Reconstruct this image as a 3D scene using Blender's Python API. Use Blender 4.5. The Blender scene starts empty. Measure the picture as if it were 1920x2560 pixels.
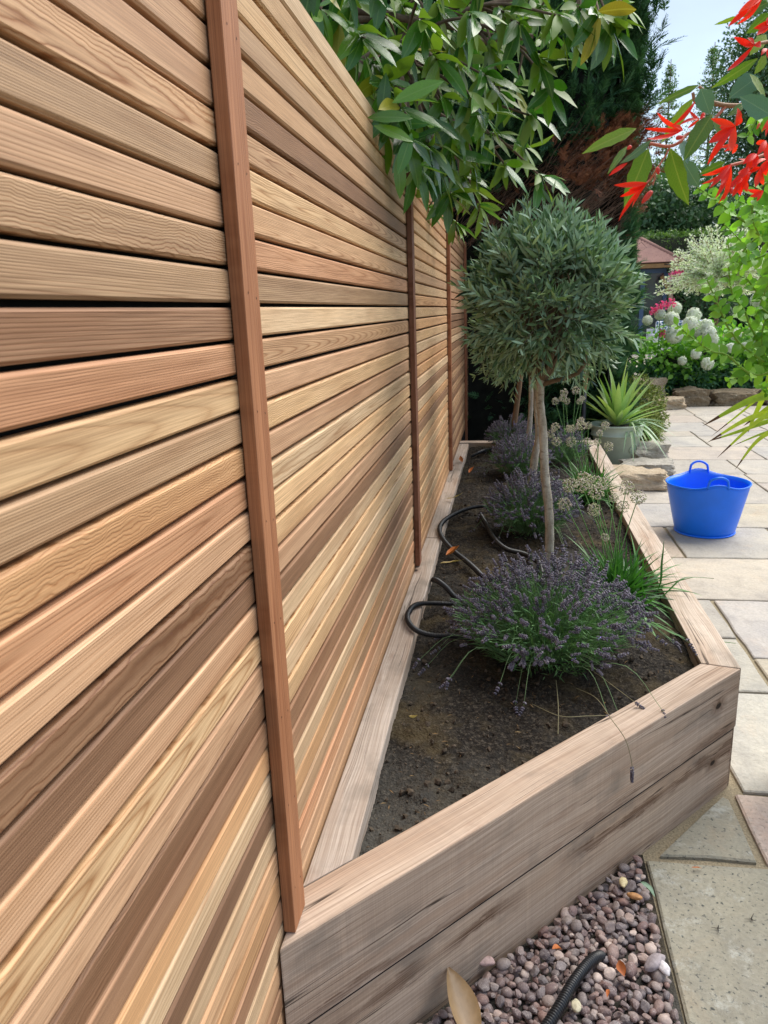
import bpy, math, random
import numpy as np
from mathutils import Vector, Matrix, noise as mnoise

# ------------------------------------------------------------------ camera, world, sun, exposure
S = bpy.context.scene
COL = S.collection
CAM = np.array([0.383, 0.0, 1.443])
FPX, YAW, PITCH, ROLL = 1863.28, -0.16803643, 0.26189084, -0.03630133
Fv = np.array([math.sin(YAW)*math.cos(PITCH), math.cos(YAW)*math.cos(PITCH), -math.sin(PITCH)])
Rv = np.array([math.cos(YAW), -math.sin(YAW), 0.0])
Uv = np.cross(Rv, Fv)
Rv, Uv = math.cos(ROLL)*Rv + math.sin(ROLL)*Uv, -math.sin(ROLL)*Rv + math.cos(ROLL)*Uv
cd = bpy.data.cameras.new('camera')
cam = bpy.data.objects.new('camera', cd); COL.objects.link(cam)
M = Matrix.Identity(4)
for i in range(3):
    M[i][0], M[i][1], M[i][2], M[i][3] = Rv[i], Uv[i], -Fv[i], CAM[i]
cam.matrix_world = M
cd.sensor_fit = 'HORIZONTAL'; cd.sensor_width = 7.3; cd.lens = 7.3*FPX/1920
cd.clip_start = 0.02; cd.clip_end = 600
cd.dof.use_dof = True; cd.dof.focus_distance = 1.9; cd.dof.aperture_fstop = 3.6
S.camera = cam
S.render.engine = 'CYCLES'
S.render.resolution_x, S.render.resolution_y = 768, 1024
S.view_settings.view_transform = 'Standard'; S.view_settings.look = 'None'
S.view_settings.gamma = 1; S.view_settings.use_curve_mapping = False
S.view_settings.exposure = 1.05

SUN_EL, SUN_AZ = math.radians(57), math.radians(45)     # azimuth measured from +y towards +x
w = bpy.data.worlds.new('World'); S.world = w; w.use_nodes = True
nt = w.node_tree
for n in list(nt.nodes): nt.nodes.remove(n)
sky = nt.nodes.new('ShaderNodeTexSky'); sky.sky_type = 'NISHITA'; sky.sun_disc = False
sky.sun_elevation = SUN_EL; sky.sun_rotation = SUN_AZ
sky.air_density = 1.25; sky.dust_density = 1.2; sky.ozone_density = 1.0
tcw = nt.nodes.new('ShaderNodeTexCoord')
mp = nt.nodes.new('ShaderNodeMapping'); mp.inputs['Scale'].default_value = (1, 1, 2.2)
nz = nt.nodes.new('ShaderNodeTexNoise'); nz.inputs['Scale'].default_value = 2.6; nz.inputs['Detail'].default_value = 6; nz.inputs['Roughness'].default_value = .55
rp = nt.nodes.new('ShaderNodeValToRGB'); rp.color_ramp.elements[0].position = .36; rp.color_ramp.elements[1].position = .72
rp.color_ramp.elements[0].color = (.55, .55, .55, 1); rp.color_ramp.elements[1].color = (.92, .92, .92, 1)
mx = nt.nodes.new('ShaderNodeMixRGB'); mx.inputs[2].default_value = (2.55, 3.0, 3.75, 1)
bg = nt.nodes.new('ShaderNodeBackground'); bg.inputs['Strength'].default_value = .125
ow = nt.nodes.new('ShaderNodeOutputWorld')
nt.links.new(tcw.outputs['Generated'], mp.inputs[0]); nt.links.new(mp.outputs[0], nz.inputs['Vector'])
nt.links.new(nz.outputs['Fac'], rp.inputs[0]); nt.links.new(rp.outputs[0], mx.inputs[0])
nt.links.new(sky.outputs[0], mx.inputs[1]); nt.links.new(mx.outputs[0], bg.inputs[0]); nt.links.new(bg.outputs[0], ow.inputs[0])
sd = bpy.data.lights.new('sun', 'SUN'); sd.energy = 2.6; sd.angle = math.radians(48); sd.color = (1, .95, .875)
sun = bpy.data.objects.new('sun', sd); COL.objects.link(sun)
sdir = Vector((math.sin(SUN_AZ)*math.cos(SUN_EL), math.cos(SUN_AZ)*math.cos(SUN_EL), math.sin(SUN_EL)))
sun.rotation_euler = sdir.to_track_quat('Z', 'Y').to_euler()
sun.location = (4, 4, 8)

# ------------------------------------------------------------------ helpers
rng = np.random.default_rng(7); random.seed(7)
def at(px, py, Y):
    """world point seen at photo position px,py on the plane y = Y"""
    d = Fv + Rv*(px-960)/FPX - Uv*(py-1280)/FPX
    return CAM + d*(Y/d[1])
def unit(v): v = np.asarray(v, float); return v/(np.linalg.norm(v, axis=-1, keepdims=True)+1e-12)
def rgb(r, g, b):
    f = lambda c: (c/255/12.92 if c/255 <= .04045 else ((c/255+.055)/1.055)**2.4)
    return (f(r), f(g), f(b), 1)
def put(o, name=None, label=None, cat=None, group=None, kind=None, parent=None):
    if label: o['label'] = label
    if cat: o['category'] = cat
    if group: o['group'] = group
    if kind: o['kind'] = kind
    if parent is not None: o.parent = parent
    return o
def empty(name, loc, label, cat, group=None, rot=0):
    o = bpy.data.objects.new(name, None); o.empty_display_size = .05
    o.location = tuple(float(c) for c in loc); o.rotation_euler = (0, 0, rot); COL.objects.link(o)
    return put(o, label=label, cat=cat, group=group)
class MB:
    def __init__(s): s.v = []; s.f = []; s.n = 0
    def add(s, v, faces):
        v = np.asarray(v, float).reshape(-1, 3); s.v.append(v)
        if isinstance(faces, np.ndarray): s.f.append(faces+s.n)
        else:
            d = {}
            for f in faces: d.setdefault(len(f), []).append(f)
            for k, l in d.items(): s.f.append(np.array(l, int)+s.n)
        s.n += len(v); return s
    def mesh(s, name, mat=None, smooth=True):
        me = bpy.data.meshes.new(name)
        if not s.v: return me
        v = np.concatenate(s.v); me.vertices.add(len(v)); me.vertices.foreach_set('co', v.ravel())
        nl = sum(f.size for f in s.f); npoly = sum(len(f) for f in s.f)
        me.loops.add(nl); me.polygons.add(npoly)
        me.loops.foreach_set('vertex_index', np.concatenate([f.ravel() for f in s.f]).astype(np.int32))
        ls = []; o = 0
        for f in s.f:
            ls.append(o+np.arange(len(f))*f.shape[1]); o += f.size
        me.polygons.foreach_set('loop_start', np.concatenate(ls).astype(np.int32))
        me.update(calc_edges=True); me.validate()
        me.polygons.foreach_set('use_smooth', np.full(len(me.polygons), smooth))
        if mat: me.materials.append(mat)
        return me
    def obj(s, name, mat=None, parent=None, smooth=True, loc=None, **kw):
        o = bpy.data.objects.new(name, s.mesh(name, mat, smooth)); COL.objects.link(o)
        if loc is not None: o.location = tuple(float(c) for c in loc)
        return put(o, parent=parent, **kw)
def inst(name, me, loc, parent=None, D=None, N=None, s=1.0, rotz=None, **kw):
    o = bpy.data.objects.new(name, me); COL.objects.link(o)
    if D is not None:
        D = unit(D); Sv = unit(np.cross(D, N)); N2 = np.cross(Sv, D)
        m = Matrix.Identity(4); sc = np.broadcast_to(np.asarray(s, float), (3,))
        for i in range(3):
            m[i][0], m[i][1], m[i][2], m[i][3] = D[i]*sc[0], Sv[i]*sc[1], N2[i]*sc[2], loc[i]
        o.matrix_basis = m
    else:
        o.location = tuple(float(c) for c in loc); o.scale = (s, s, s)
        if rotz: o.rotation_euler = (0, 0, rotz)
    return put(o, parent=parent, **kw)
def scatter(mb, T, P, D, N, s=1.0):
    """copies of the template T=(verts, quads) with x along D and z along N"""
    tv, tf = T; P = np.asarray(P, float); n = len(P)
    if n == 0: return
    D = unit(D); Sd = unit(np.cross(D, N)); N2 = np.cross(Sd, D)
    s = np.broadcast_to(np.asarray(s, float), (n,))[:, None, None]
    v = P[:, None, :] + s*(tv[None, :, 0:1]*D[:, None, :] + tv[None, :, 1:2]*Sd[:, None, :] + tv[None, :, 2:3]*N2[:, None, :])
    m = len(tv)
    for f in (tf if isinstance(tf, list) else [tf]):
        ff = (f[None]+(np.arange(n)*m)[:, None, None]).reshape(-1, f.shape[1])
        mb.f.append(ff+mb.n)
    mb.v.append(v.reshape(-1, 3)); mb.n += n*m
def leafT(L=1, W=.25, n=4, fold=.25, curl=.15, wpos=.45, tip=.0, wave=0, twist=0):
    """leaf along +x, folded on the midrib"""
    vs = []
    for i in range(n+1):
        t = i/n
        if t < wpos: wd = math.sin(t/wpos*math.pi/2)**.8 if t > 0 else 0.06
        else: wd = math.cos((t-wpos)/(1-wpos)*math.pi/2)**.85 if t < 1 else tip
        wd = max(wd, .05 if t < 1 else tip+.01)*W/2*L
        z = -curl*L*t*t; a = twist*t
        up = fold*wd+(wave*L*math.sin(t*13) if wave else 0)
        for sgn in (-1, 0, 1):
            y0, z0 = sgn*wd, (up if sgn else 0)
            vs.append((t*L*(1-.25*abs(curl)*t), y0*math.cos(a)-z0*math.sin(a), z+y0*math.sin(a)+z0*math.cos(a)))
    q = []
    for i in range(n):
        a = i*3
        q += [(a, a+3, a+4, a+1), (a+1, a+4, a+5, a+2)]
    return np.array(vs), np.array(q)
def tube(mb, pts, r, n=8, cap=True):
    P = np.asarray(pts, float); r = np.broadcast_to(np.asarray(r, float), (len(P),))
    T = unit(np.gradient(P, axis=0)); ref = np.array([0, 0, 1.]) if abs(T[0][2]) < .9 else np.array([1., 0, 0])
    u = unit(np.cross(T[0], ref)); a = np.linspace(0, 2*math.pi, n, endpoint=False); vs = []
    for i in range(len(P)):
        u = unit(u-T[i]*np.dot(u, T[i])); w_ = np.cross(T[i], u)
        vs.append(P[i]+r[i]*(np.cos(a)[:, None]*u+np.sin(a)[:, None]*w_))
    k = np.arange(n); f = []
    for i in range(len(P)-1):
        f.append(np.stack([i*n+k, i*n+(k+1) % n, (i+1)*n+(k+1) % n, (i+1)*n+k], 1))
    faces = [tuple(x) for x in np.concatenate(f)]
    if cap: faces += [tuple(range(n))[::-1], tuple((len(P)-1)*n+k)]
    mb.add(np.concatenate(vs), faces)
def spline(pts, n=12):
    P = np.asarray(pts, float); P = np.vstack([2*P[0]-P[1], P, 2*P[-1]-P[-2]]); out = []
    for i in range(1, len(P)-2):
        for t in np.linspace(0, 1, n, endpoint=False):
            a, b, c, d = P[i-1], P[i], P[i+1], P[i+2]
            out.append(.5*(2*b+(c-a)*t+(2*a-5*b+4*c-d)*t*t+(3*b-a-3*c+d)*t**3))
    out.append(P[-2]); return np.array(out)
def boxv(x0, x1, y0, y1, z0, z1):
    return [(x0, y0, z0), (x1, y0, z0), (x1, y1, z0), (x0, y1, z0), (x0, y0, z1), (x1, y0, z1), (x1, y1, z1), (x0, y1, z1)]
BOXF = [(0, 3, 2, 1), (4, 5, 6, 7), (0, 1, 5, 4), (1, 2, 6, 5), (2, 3, 7, 6), (3, 0, 4, 7)]
def box(mb, *a): mb.add(boxv(*a), BOXF)
def bevel(me, w_, seg=2):
    import bmesh
    bm = bmesh.new(); bm.from_mesh(me)
    bmesh.ops.bevel(bm, geom=bm.edges[:], offset=w_, segments=seg, affect='EDGES', profile=.6, clamp_overlap=True)
    bm.to_mesh(me); bm.free(); me.polygons.foreach_set('use_smooth', np.zeros(len(me.polygons), bool))
    return me
def ico(sub=1):
    import bmesh
    bm = bmesh.new(); bmesh.ops.create_icosphere(bm, subdivisions=sub, radius=1)
    v = np.array([p.co[:] for p in bm.verts]); f = np.array([[q.index for q in p.verts] for p in bm.faces]); bm.free()
    return v, f
ICO1, ICO2, ICO3 = ico(1), ico(2), ico(3)
OCT = (np.array([(1, 0, 0), (-1, 0, 0), (0, 1, 0), (0, -1, 0), (0, 0, 1), (0, 0, -1)], float),
       np.array([(0, 2, 4), (2, 1, 4), (1, 3, 4), (3, 0, 4), (2, 0, 5), (1, 2, 5), (3, 1, 5), (0, 3, 5)]))
def nv(p): return mnoise.noise(Vector(p))

# ------------------------------------------------------------------ material helpers
class NT:
    def __init__(s, name):
        s.m = bpy.data.materials.new(name); s.m.use_nodes = True; s.t = s.m.node_tree
        for n in list(s.t.nodes): s.t.nodes.remove(n)
        s.out = s.t.nodes.new('ShaderNodeOutputMaterial')
    def n(s, t, ins=None, **pr):
        nd = s.t.nodes.new('ShaderNode'+t)
        for k, v in pr.items(): setattr(nd, k, v)
        for k, v in (ins or {}).items():
            if isinstance(v, bpy.types.NodeSocket): s.t.links.new(v, nd.inputs[k])
            else: nd.inputs[k].default_value = v
        return nd
    def math(s, op, a, b=0.0, c=None, clamp=False):
        i = {0: a, 1: b}
        if c is not None: i[2] = c
        return s.n('Math', i, operation=op, use_clamp=clamp).outputs[0]
    def ramp(s, f, *stops):
        r = s.n('ValToRGB', {0: f}); e = r.color_ramp.elements
        while len(e) < len(stops): e.new(.5)
        for x, (p, c) in zip(e, stops):
            x.position = p; x.color = c if len(c) == 4 else (*c, 1)
        return r.outputs[0]
    def val(s, f, a, b, p0=0., p1=1.):
        return s.n('MapRange', {0: f, 1: p0, 2: p1, 3: a, 4: b}).outputs[0]
    def mix(s, f, a, b, mode='MIX'):
        return s.n('MixRGB', {0: f, 1: a, 2: b}, blend_type=mode).outputs[0]
    def noise(s, vec, scale, detail=3, rough=.55, dist=0):
        return s.n('TexNoise', {'Vector': vec, 'Scale': scale, 'Detail': detail, 'Roughness': rough, 'Distortion': dist}).outputs['Fac']
    def scl(s, vec, x, y, z, loc=(0, 0, 0)):
        return s.n('Mapping', {0: vec, 1: loc, 3: (x, y, z)}).outputs[0]
    def xyz(s, v): return s.n('SeparateXYZ', {0: v}).outputs
    def comb(s, x, y, z): return s.n('CombineXYZ', {0: x, 1: y, 2: z}).outputs[0]
    def bump(s, h, strength=.3, dist=.002, nrm=None):
        i = {'Height': h, 'Strength': strength, 'Distance': dist}
        if nrm: i['Normal'] = nrm
        return s.n('Bump', i).outputs[0]
    def pbr(s, col, rough=.7, bump=None, spec=.4, **kw):
        i = {'Base Color': col, 'Roughness': rough, 'Specular IOR Level': spec}
        if bump: i['Normal'] = bump
        i.update(kw)
        return s.n('BsdfPrincipled', i).outputs[0]
    def done(s, sh): s.t.links.new(sh, s.out.inputs[0]); return s.m

def simple(name, col, rough=.7, nscale=None, var=.25, bumpd=.001, spec=.4):
    t = NT(name); c = (*col[:3], 1); tc = t.n('TexCoord').outputs['Object']
    if nscale:
        f = t.noise(tc, nscale, 5)
        cc = t.mix(1, c, t.ramp(f, (.3, (1-var,)*3), (.7, (1+var,)*3)), 'MULTIPLY')
        return t.done(t.pbr(cc, rough, t.bump(f, .4, bumpd), spec))
    return t.done(t.pbr(c, rough, None, spec))
def leafmat(name, stops, back=None, rough=.45, trans=.25, spec=.5, veins=False, tcol=None, tt=(1.35, 1.5, .7, 1)):
    """stops: colours picked per leaf; back: colour of the underside"""
    t = NT(name); g = t.n('NewGeometry'); oi = t.n('ObjectInfo')
    r = t.math('FRACT', t.math('ADD', g.outputs['Random Per Island'], oi.outputs['Random']))
    n = len(stops); c = t.ramp(r, *[(i/(n-1), s_) for i, s_ in enumerate(stops)])
    tc = t.n('TexCoord').outputs['Object']
    nn = t.noise(tc, 60, 3)
    c = t.mix(.5, c, t.ramp(nn, (.3, (.72,)*3), (.75, (1.25,)*3)), 'MULTIPLY')
    bmp = None
    if veins:
        x = t.xyz(tc); ay = t.math('ABSOLUTE', x[1])
        mid = t.val(ay, 1, 0, 0, .018)
        vv = t.math('SINE', t.math('MULTIPLY', t.math('SUBTRACT', x[0], t.math('MULTIPLY', ay, .9)), 95))
        vv = t.math('POWER', t.math('MAXIMUM', vv, 0), 6)
        c = t.mix(t.math('MULTIPLY', t.math('MAXIMUM', mid, t.math('MULTIPLY', vv, .14)), .5), c, tcol or stops[-1])
        bmp = t.bump(t.math('SUBTRACT', nn, t.math('MAXIMUM', mid, t.math('MULTIPLY', vv, .5))), .25, .0015)
    else:
        bmp = t.bump(nn, .15, .001)
    if back:
        c = t.mix(g.outputs['Backfacing'], c, back)
    rg = t.val(g.outputs['Backfacing'], rough, min(rough+.25, .9)) if back else rough
    p = t.pbr(c, rg, bmp, spec)
    if trans:
        tr = t.n('BsdfTranslucent', {0: t.mix(1, c, tt, 'MULTIPLY')}).outputs[0]
        p = t.n('MixShader', {0: trans, 1: p, 2: tr}).outputs[0]
    return t.done(p)

def cedar_mat():
    t = NT('cedar_board'); tc = t.n('TexCoord').outputs['Object']; oi = t.n('ObjectInfo')
    r = oi.outputs['Random']; al = oi.outputs['Alpha']
    fr = lambda k: t.math('FRACT', t.math('MULTIPLY', r, k))
    r1, r2, r3 = fr(17.31), fr(91.7), fr(311.13)
    X, Y, Z = t.xyz(tc)
    y2 = t.math('ADD', Y, t.math('MULTIPLY', r, 57.0))
    n1 = t.math('SUBTRACT', t.noise(t.comb(t.math('MULTIPLY', y2, 2.2), t.math('MULTIPLY', Z, 10), X), 1, 2), .5)
    n2 = t.math('SUBTRACT', t.noise(t.comb(t.math('MULTIPLY', y2, 26), t.math('MULTIPLY', Z, 30), X), 1, 2), .5)
    amp1 = t.math('MULTIPLY_ADD', al, .05, .008); amp2 = t.math('MULTIPLY_ADD', al, .011, .0007)
    o = t.math('SUBTRACT', r1, .5); off = t.math('MULTIPLY', t.math('MULTIPLY', o, t.math('ABSOLUTE', o)), .5)
    zc = t.math('ADD', t.math('ADD', Z, off), t.math('ADD', t.math('MULTIPLY', n1, amp1), t.math('MULTIPLY', n2, amp2)))
    dc = t.math('ADD', t.math('MULTIPLY', Y, t.math('MULTIPLY', t.math('SUBTRACT', r3, .5), .05)), t.math('MULTIPLY', t.math('SUBTRACT', r2, .5), .05))
    rr = t.math('SQRT', t.math('ADD', t.math('MULTIPLY', zc, zc), t.math('MULTIPLY', dc, dc)))
    ph = t.math('FRACT', t.math('MULTIPLY', rr, t.math('MULTIPLY_ADD', r2, 420, 210)))
    ring = t.math('POWER', t.math('SUBTRACT', 1, t.math('ABSOLUTE', t.math('MULTIPLY_ADD', ph, 2, -1.35)), clamp=True), 3.0)
    fib = t.noise(t.comb(t.math('MULTIPLY', y2, 7), t.math('MULTIPLY', Z, 620), t.math('MULTIPLY', X, 620)), 1, 2)
    blot = t.noise(t.comb(t.math('MULTIPLY', y2, 1.6), t.math('MULTIPLY', Z, 16), X), 1, 3)
    streak = t.noise(t.comb(t.math('MULTIPLY', y2, 1.1), t.math('MULTIPLY', Z, 75), X), 1, 3, .6)
    # the pores of rough patches
    pore = t.noise(t.comb(t.math('MULTIPLY', y2, 160), t.math('MULTIPLY', Z, 420), X), 1, 2)
    base = oi.outputs['Color']
    dark = t.mix(1, base, (.56, .42, .31, 1), 'MULTIPLY')
    str_ = t.math('MULTIPLY', ring, t.math('MULTIPLY_ADD', al, .45, t.math('MULTIPLY_ADD', r3, .6, .28)))
    c = t.mix(str_, base, dark)
    c = t.mix(1, c, t.ramp(fib, (.28, (.70, .66, .62)), (.68, (1.14, 1.14, 1.14))), 'MULTIPLY')
    c = t.mix(1, c, t.ramp(streak, (.25, (.8, .76, .72)), (.55, (1.03, 1.03, 1.03)), (.8, (1.12, 1.14, 1.15))), 'MULTIPLY')
    c = t.mix(1, c, t.ramp(blot, (.28, (.78, .7, .64)), (.5, (1, 1, 1)), (.78, (1.1, 1.08, 1.02))), 'MULTIPLY')
    c = t.mix(t.math('MULTIPLY', t.val(blot, 0, .5, .55, .72), t.val(pore, 1, 0, .3, .55)), c, dark)
    h = t.math('ADD', t.math('MULTIPLY', ring, -.6), t.math('MULTIPLY', fib, .5))
    return t.done(t.pbr(c, t.val(fib, .5, .68), t.bump(h, .55, .0007), .35))
CEDAR = cedar_mat()

def oak_mat(name, knots=(), stains=(), tone=(.46, .345, .26), zface=True, seed=0.0):
    """sawn oak sleeper; local x runs along the sleeper"""
    t = NT(name); tc = t.n('TexCoord').outputs['Object']; X, Y, Z = t.xyz(tc)
    nrm = t.xyz(t.n('NewGeometry').outputs['Normal'])
    Yz = t.math('ADD', Y, Z)
    # bend the grain round the knots
    grainz = Yz; km = None
    for kx, kz, kr in knots:
        dx = t.math('SUBTRACT', X, kx); dz = t.math('MULTIPLY', t.math('SUBTRACT', Yz, kz), 1.0)
        d = t.math('SQRT', t.math('ADD', t.math('MULTIPLY', t.math('MULTIPLY', dx, dx), .35), t.math('MULTIPLY', dz, dz)))
        kmask = t.val(d, 1, 0, kr*.35, kr*1.6)
        grainz = t.math('ADD', grainz, t.math('MULTIPLY', t.math('POWER', kmask, 2), t.math('MULTIPLY', t.math('SIGN', dz), .02)))
        km = kmask if km is None else t.math('MAXIMUM', km, kmask)
    warp = t.math('MULTIPLY', t.math('SUBTRACT', t.noise(t.comb(t.math('MULTIPLY', X, 2), t.math('MULTIPLY', Yz, 8), seed), 1, 2), .5), .035)
    gz = t.math('ADD', grainz, warp)
    g1 = t.noise(t.comb(t.math('MULTIPLY', X, 3), t.math('MULTIPLY', gz, 260), seed), 1, 3, .6)
    g2 = t.noise(t.comb(t.math('MULTIPLY', X, 1.5), t.math('MULTIPLY', gz, 50), seed+3), 1, 3, .6)
    g3 = t.noise(t.comb(t.math('MULTIPLY', X, 1.3), t.math('MULTIPLY', gz, 16), seed+9), 1, 3)
    crk = t.noise(t.comb(t.math('MULTIPLY', X, .8), t.math('MULTIPLY', gz, 44), seed+21), 1, 1, .3)
    crack = t.val(t.math('ABSOLUTE', t.math('SUBTRACT', crk, .5)), 1, 0, .002, .011)
    cm = t.val(t.noise(t.comb(t.math('MULTIPLY', X, 2.5), t.math('MULTIPLY', gz, 22), seed+33), 1, 2), 0, 1, .5, .56)
    crack = t.math('MULTIPLY', crack, cm)
    upf = t.val(t.math('ABSOLUTE', nrm[2]), 1, .3, .3, .8)
    saw = t.math('MULTIPLY_ADD', t.math('SUBTRACT', t.noise(t.comb(t.math('MULTIPLY', X, 420), t.math('MULTIPLY', Yz, 4), seed), 1, 2), .5), upf, .5)
    saw2 = t.noise(t.comb(t.math('MULTIPLY', X, 55), t.math('MULTIPLY', Yz, 3), seed+5), 1, 3)
    b = (*tone, 1)
    c = t.mix(1, b, t.ramp(g1, (.3, (.66, .62, .58)), (.66, (1.16, 1.16, 1.16))), 'MULTIPLY')
    c = t.mix(1, c, t.ramp(g2, (.3, (.87, .83, .8)), (.5, (1, 1, 1)), (.75, (1.07, 1.07, 1.08))), 'MULTIPLY')
    c = t.mix(1, c, t.ramp(g3, (.3, (.84, .76, .7)), (.55, (1.02, 1.02, 1.02)), (.8, (1.06, 1.07, 1.1))), 'MULTIPLY')
    c = t.mix(1, c, t.ramp(saw2, (.35, (.97, .97, .97)), (.65, (1.02, 1.02, 1.01))), 'MULTIPLY')
    c = t.mix(1, c, t.ramp(saw, (.35, (.94, .94, .94)), (.65, (1.03, 1.03, 1.03))), 'MULTIPLY')
    # tannin streaks and grey weather marks
    tn = t.noise(t.comb(t.math('MULTIPLY', X, 3.5), t.math('MULTIPLY', Yz, 14), seed+50), 1, 5, .65)
    c = t.mix(t.val(tn, 0, .3, .6, .7), c, rgb(122, 84, 58))
    gm = t.noise(t.comb(t.math('MULTIPLY', X, 4), t.math('MULTIPLY', Yz, 7), seed+70), 1, 5, .6)
    c = t.mix(t.val(gm, 0, .55, .55, .68), c, rgb(118, 110, 100))
    for z0, wd, st in stains:       # a rust-brown band along z0
        bn = t.math('MULTIPLY', t.math('SUBTRACT', t.noise(t.comb(t.math('MULTIPLY', X, 7), t.math('MULTIPLY', Z, 20), seed), 1, 6, .7), .5), wd*3.2)
        m_ = t.val(t.math('ABSOLUTE', t.math('SUBTRACT', t.math('ADD', Z, bn), z0)), 1, 0, wd*.3, wd*.62)
        br = t.math('MULTIPLY', t.val(t.noise(t.comb(t.math('MULTIPLY', X, 2.4), seed, 0), 1, 2), 0, 1, .42, .52), t.val(g1, 1.0, .45, .35, .6))
        c = t.mix(t.math('MULTIPLY', t.math('MULTIPLY', m_, br), st), c, rgb(86, 56, 36))
    c = t.mix(t.math('MULTIPLY', crack, .85), c, rgb(38, 28, 20))
    if km is not None:
        c = t.mix(t.math('MULTIPLY', km, .6), c, rgb(96, 66, 44))
        c = t.mix(t.val(km, 0, .9, .86, 1), c, rgb(26, 17, 12))
    h = t.math('ADD', t.math('MULTIPLY', g1, .5), t.math('ADD', t.math('MULTIPLY', saw, .3), t.math('MULTIPLY', crack, -2)))
    return t.done(t.pbr(c, .8, t.bump(h, .6, .0012), .25))

# ------------------------------------------------------------------ ground and soil
def bigground():
    mb = MB()
    mb.add([(-250, -150, -.06), (250, -150, -.06), (250, 400, -.06), (-250, 400, -.06)], [(0, 1, 2, 3)])
    t = NT('ground_earth'); tc = t.n('TexCoord').outputs['Object']; f = t.noise(tc, 1.2, 6); f2 = t.noise(tc, 25, 4)
    c = t.mix(f2, t.ramp(f, (.35, (.035, .05, .015)), (.65, (.07, .085, .03))), (.05, .045, .025, 1))
    mb.obj('ground', t.done(t.pbr(c, .95, t.bump(f2, .6, .02))), kind='structure')
bigground()

ZT = .39        # top of the sleepers
def soil():
    t = NT('soil'); tc = t.n('TexCoord').outputs['Object']
    a = t.noise(tc, 5, 6, .6); b = t.noise(tc, 90, 4, .7); d = t.noise(tc, 2.3, 4)
    c = t.ramp(b, (.3, rgb(18, 16, 15)), (.52, rgb(40, 36, 32)), (.72, rgb(88, 81, 71)))
    c = t.mix(t.val(a, 0, .55, .5, .68), c, rgb(88, 76, 52))
    gx = t.xyz(tc); near = t.val(t.math('ADD', gx[1], t.math('MULTIPLY', a, .5)), 1, 0, 1.55, 1.95)
    c = t.mix(t.math('MULTIPLY', near, .55), c, rgb(92, 90, 84)); c = t.mix(t.val(d, 0, .45, .52, .7), c, rgb(74, 72, 66))
    vo = t.n('TexVoronoi', {'Vector': tc, 'Scale': 160.0}).outputs['Distance']
    h = t.math('ADD', b, t.math('MULTIPLY', vo, .6))
    m = t.done(t.pbr(c, .95, t.bump(h, .9, .006), .15))
    nx, ny = 150, 700; xs = np.linspace(.03, 1.04, nx); ys = np.linspace(1.02, 6.12, ny); V = []
    for y in ys:
        for x in xs:
            z = ZT-.035+.016*nv((x*3, y*3, 0))+.012*nv((x*11, y*11, 4))+.012*abs(nv((x*26, y*26, 2)))+.010*abs(nv((x*60, y*60, 2)))-.006+.003*nv((x*150, y*150, 2))
            z -= .012*max(0, 1-min(x-.08, .97-x)/.12) if 0 < x < 1.1 else 0
            V.append((x, y, z))
    V = np.array(V); keep = lambda x, y: y > 1.14 + x*1.0701
    F = []
    for j in range(ny-1):
        for i in range(nx-1):
            if keep(xs[i], ys[j]): F.append((j*nx+i, j*nx+i+1, (j+1)*nx+i+1, (j+1)*nx+i))
    mb = MB(); mb.add(V, np.array(F)); mb.obj('soil', m, kind='structure')
    # crumbs and clods
    n = 4200; x = rng.uniform(.09, .96, n); y = 1.14+rng.random(n)**1.5*4.9
    k = y > 1.17+x*1.07; x, y = x[k], y[k]; n = len(x)
    s = .0012+.009*rng.random(n)**6
    z = np.array([ZT-.036+.016*nv((a_*3, b_*3, 0))+.010*nv((a_*11, b_*11, 4))+.006*nv((a_*34, b_*34, 2)) for a_, b_ in zip(x, y)])
    z -= .012*np.clip(1-np.minimum(x-.08, .97-x)/.12, 0, 1)
    mb = MB(); tv, tf = ICO1
    tvs = (tv*(1+.25*rng.standard_normal((len(tv), 1))), tf)
    scatter(mb, tvs, np.stack([x, y, z+s*.3], 1), unit(rng.standard_normal((n, 3))), unit(rng.standard_normal((n, 3))), s)
    mb.obj('soil_crumbs', simple('crumb_soil', rgb(76, 67, 57), .95, 60, .4, .001, .1), kind='stuff', label='crumbs and clods of dark soil lying in the raised bed', cat='soil', smooth=False)
    # pale straws, bark chips and grit
    n = 900; x = rng.uniform(.1, .95, n); y = 1.16+rng.random(n)**1.3*4.7; k = y > 1.2+x*1.07; x, y = x[k], y[k]; n = len(x)
    z = np.array([ZT-.030+.016*nv((a_*3, b_*3, 0))+.010*nv((a_*11, b_*11, 4)) for a_, b_ in zip(x, y)])
    mb = MB(); a = rng.uniform(0, 6.28, n)
    D = np.stack([np.cos(a), np.sin(a), rng.normal(0, .25, n)], 1)
    scatter(mb, leafT(1, .12, 2, .3, .2), np.stack([x, y, z], 1), D, np.tile([0, 0, 1.], (n, 1)), rng.uniform(.005, .022, n))
    lm = leafmat('straw_bits', [rgb(92, 70, 46), rgb(150, 118, 76), rgb(70, 52, 38), rgb(178, 150, 104)], rough=.8, trans=0, spec=.2)
    mb.obj('straw_litter', lm, kind='stuff', label='tiny straw and bark bits scattered over the bed soil', cat='litter')
    return m
SOILM = soil()
def soilz(x, y): return ZT-.033+.016*nv((x*3, y*3, 0))+.010*nv((x*11, y*11, 4))

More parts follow.
